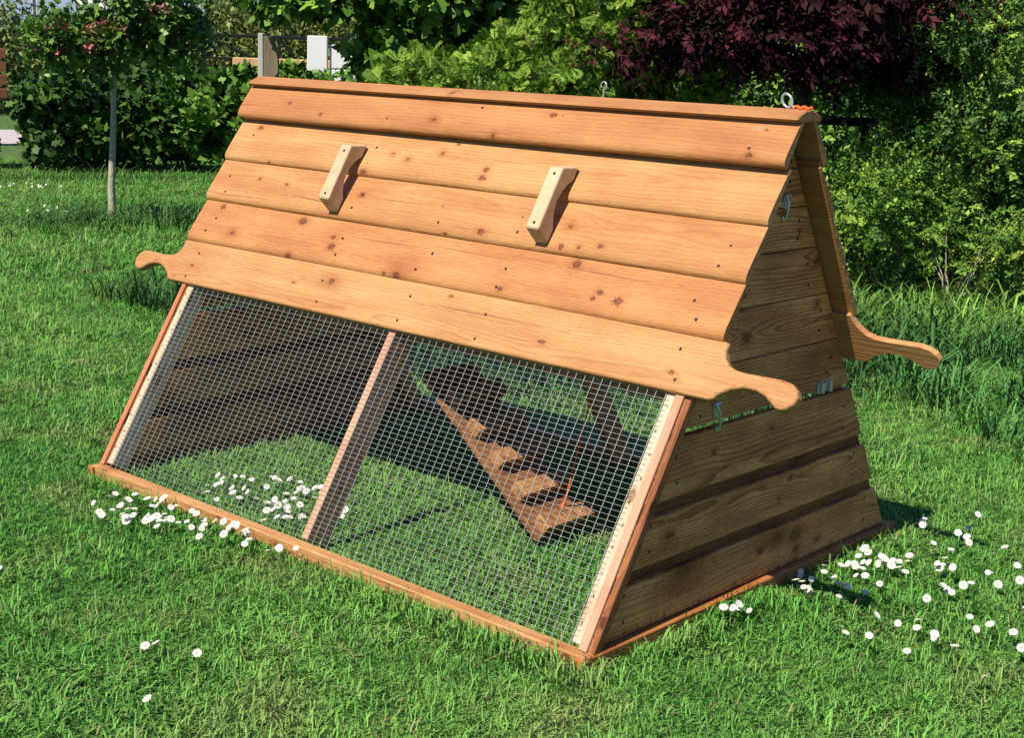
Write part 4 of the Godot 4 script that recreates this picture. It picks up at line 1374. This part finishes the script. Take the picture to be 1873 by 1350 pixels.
func daisies() -> void:
	rng.seed = 515
	var white := leafy(0.7, Color(0.5, 0.5, 0.5), 0.2)
	white.vertex_color_use_as_albedo = false
	white.albedo_color = Color(0.86, 0.86, 0.85)
	var yellow := plain(Color(0.94, 0.87, 0.45), 0.8)
	var green := plain(Color(0.30, 0.42, 0.16), 0.8)
	var proto := Node3D.new()
	var st := start()
	for k in 17:
		var a := TAU * k / 17.0
		leaf(st, Vector3(cos(a) * 0.002, 0.0, sin(a) * 0.002), Vector3(cos(a), 0.22 if k % 2 else 0.34, sin(a)), Vector3.UP, 0.0108 if k % 2 else 0.0100, 0.0056)
	var petals := MeshInstance3D.new()
	petals.name = "petals"
	petals.mesh = st.commit()
	petals.material_override = white
	proto.add_child(petals)
	st = start()
	tube(st, [Vector3(0, 0.0005, 0), Vector3(0, 0.0028, 0), Vector3(0, 0.0036, 0)], [0.0026, 0.0022, 0.0010], 8)
	var eye := MeshInstance3D.new()
	eye.name = "flower_eye"
	eye.mesh = st.commit()
	eye.material_override = yellow
	proto.add_child(eye)
	st = start()
	tube(st, [Vector3(0, 0, 0), Vector3(0.001, -0.03, 0), Vector3(0, -0.065, 0.002)], [0.0009, 0.0009, 0.0011], 4)
	var stem := MeshInstance3D.new()
	stem.name = "stem"
	stem.mesh = st.commit()
	stem.material_override = green
	proto.add_child(stem)
	# patches: polygon of ground, how many, clump size, label, group
	var patches := [
		[[[0.36, 0.90], [0.66, 0.83], [1.0, 0.69], [0.62, 0.675], [0.40, 0.675], [0.28, 0.74]], 68, "white daisy in the patch outside the ark's front rail", "daisies in front of the base rail", 0.08],
		[[[0.26, 0.47], [0.46, 0.30], [0.66, 0.28], [0.86, 0.42], [0.93, 0.60], [0.46, 0.60], [0.30, 0.56]], 70, "white daisy growing inside the wire run behind the mesh", "daisies inside the run", 0.08],
		[[[1.90, -0.02], [1.89, -0.5], [1.90, -0.95], [2.1, -1.05], [2.4, -0.8], [2.62, -0.2], [2.57, 0.10], [2.40, 0.18], [2.24, 0.25], [2.16, 0.18], [2.05, 0.0]], 88, "white daisy scattered on the lawn right of the gable", "daisies right of the gable", 0.22],
		[[[1.885, -0.04], [1.885, -0.48], [2.06, -0.42], [2.10, -0.12]], 20, "white daisy in the dense drift along the gable's base", "daisies right of the gable", 0.2],
		[[[1.90, 0.23], [1.95, 0.16], [1.98, 0.19], [1.93, 0.25]], 6, "white daisy in the small bunch beside the gable's base rail", "daisies beside the base rail", 0.0],
		[[[-6.9, -2.5], [-7.6, -3.0], [-7.5, -3.7], [-6.9, -3.5]], 25, "white daisy in the far strip near the hedge", "daisies near the hedge", 0.7],
		[[[-5.9, -2.1], [-5.9, -2.6], [-5.1, -3.4], [-5.0, -3.1], [-5.5, -2.4]], 20, "white daisy beside the slim tree's foot", "daisies round the tree", 0.7]]
	for pt in patches:
		var poly := PackedVector2Array()
		var lo := Vector2(99, 99)
		var hi := Vector2(-99, -99)
		for q in pt[0]:
			poly.append(Vector2(q[0], q[1]))
			lo = lo.min(poly[-1])
			hi = hi.max(poly[-1])
		var made := 0
		var placed := PackedVector2Array()
		while made < pt[1]:
			var p := Vector2(rng.randf_range(lo.x, hi.x), rng.randf_range(lo.y, hi.y))
			if placed.size() > 6 and rng.randf() < pt[4]:
				p = placed[rng.randi() % placed.size()] + Vector2(rng.randfn(0, 0.04), rng.randfn(0, 0.04)) * (3.0 if pt[0][0][0] < -4.0 else 1.0)
			if not Geometry2D.is_point_in_polygon(p, poly) or under_timber(p.x, p.y):
				continue
			placed.append(p)
			made += 1
			var across := (p - (lo + hi) * 0.5).dot(Vector2(0.744, -0.668)) / (hi - lo).length()
			var near := (p - (lo + hi) * 0.5).dot(Vector2(0.668, 0.744)) / (hi - lo).length()
			var place: String = (["back left", "back middle", "back right"] if near < 0.0 else ["front left", "front middle", "front right"])[0 if across < -0.11 else (1 if across < 0.11 else 2)]
			one_daisy(proto, Vector3(p.x, 0, p.y), pt[2] + (", " + place + " part" if pt[1] > 10 else ""), pt[3])
	for s in [[1.22, 1.285, "lower white daisy of the close pair in the foreground lawn, left of centre"], [1.205, 1.25, "upper white daisy of the close pair in the foreground lawn, left of centre"], [1.30, 1.215, "lone white daisy right of the close pair in the foreground lawn"], [0.62, 1.28, "lone white daisy near the photo's left edge"], [1.43, 1.42, "half open white daisy nearest the photo's bottom left"]]:
		one_daisy(proto, Vector3(s[0], 0, s[1]), s[2], "")
	proto.free()


func one_daisy(proto: Node3D, p: Vector3, label: String, group: String) -> void:
	var o: Node3D = proto.duplicate()
	o.name = numbered("daisy", self)
	add_child(o, true)
	var y := (Vector3(0.15, 1.0, 0.45) + rv() * 0.6).normalized()
	o.transform = Transform3D(aim(y, Vector3(rv().x, 0.1, rv().z), rng.randf_range(0.66, 1.0)), p + Vector3(0, rng.randf_range(0.045, 0.066), 0))
	tag(o, label, "daisy", group)
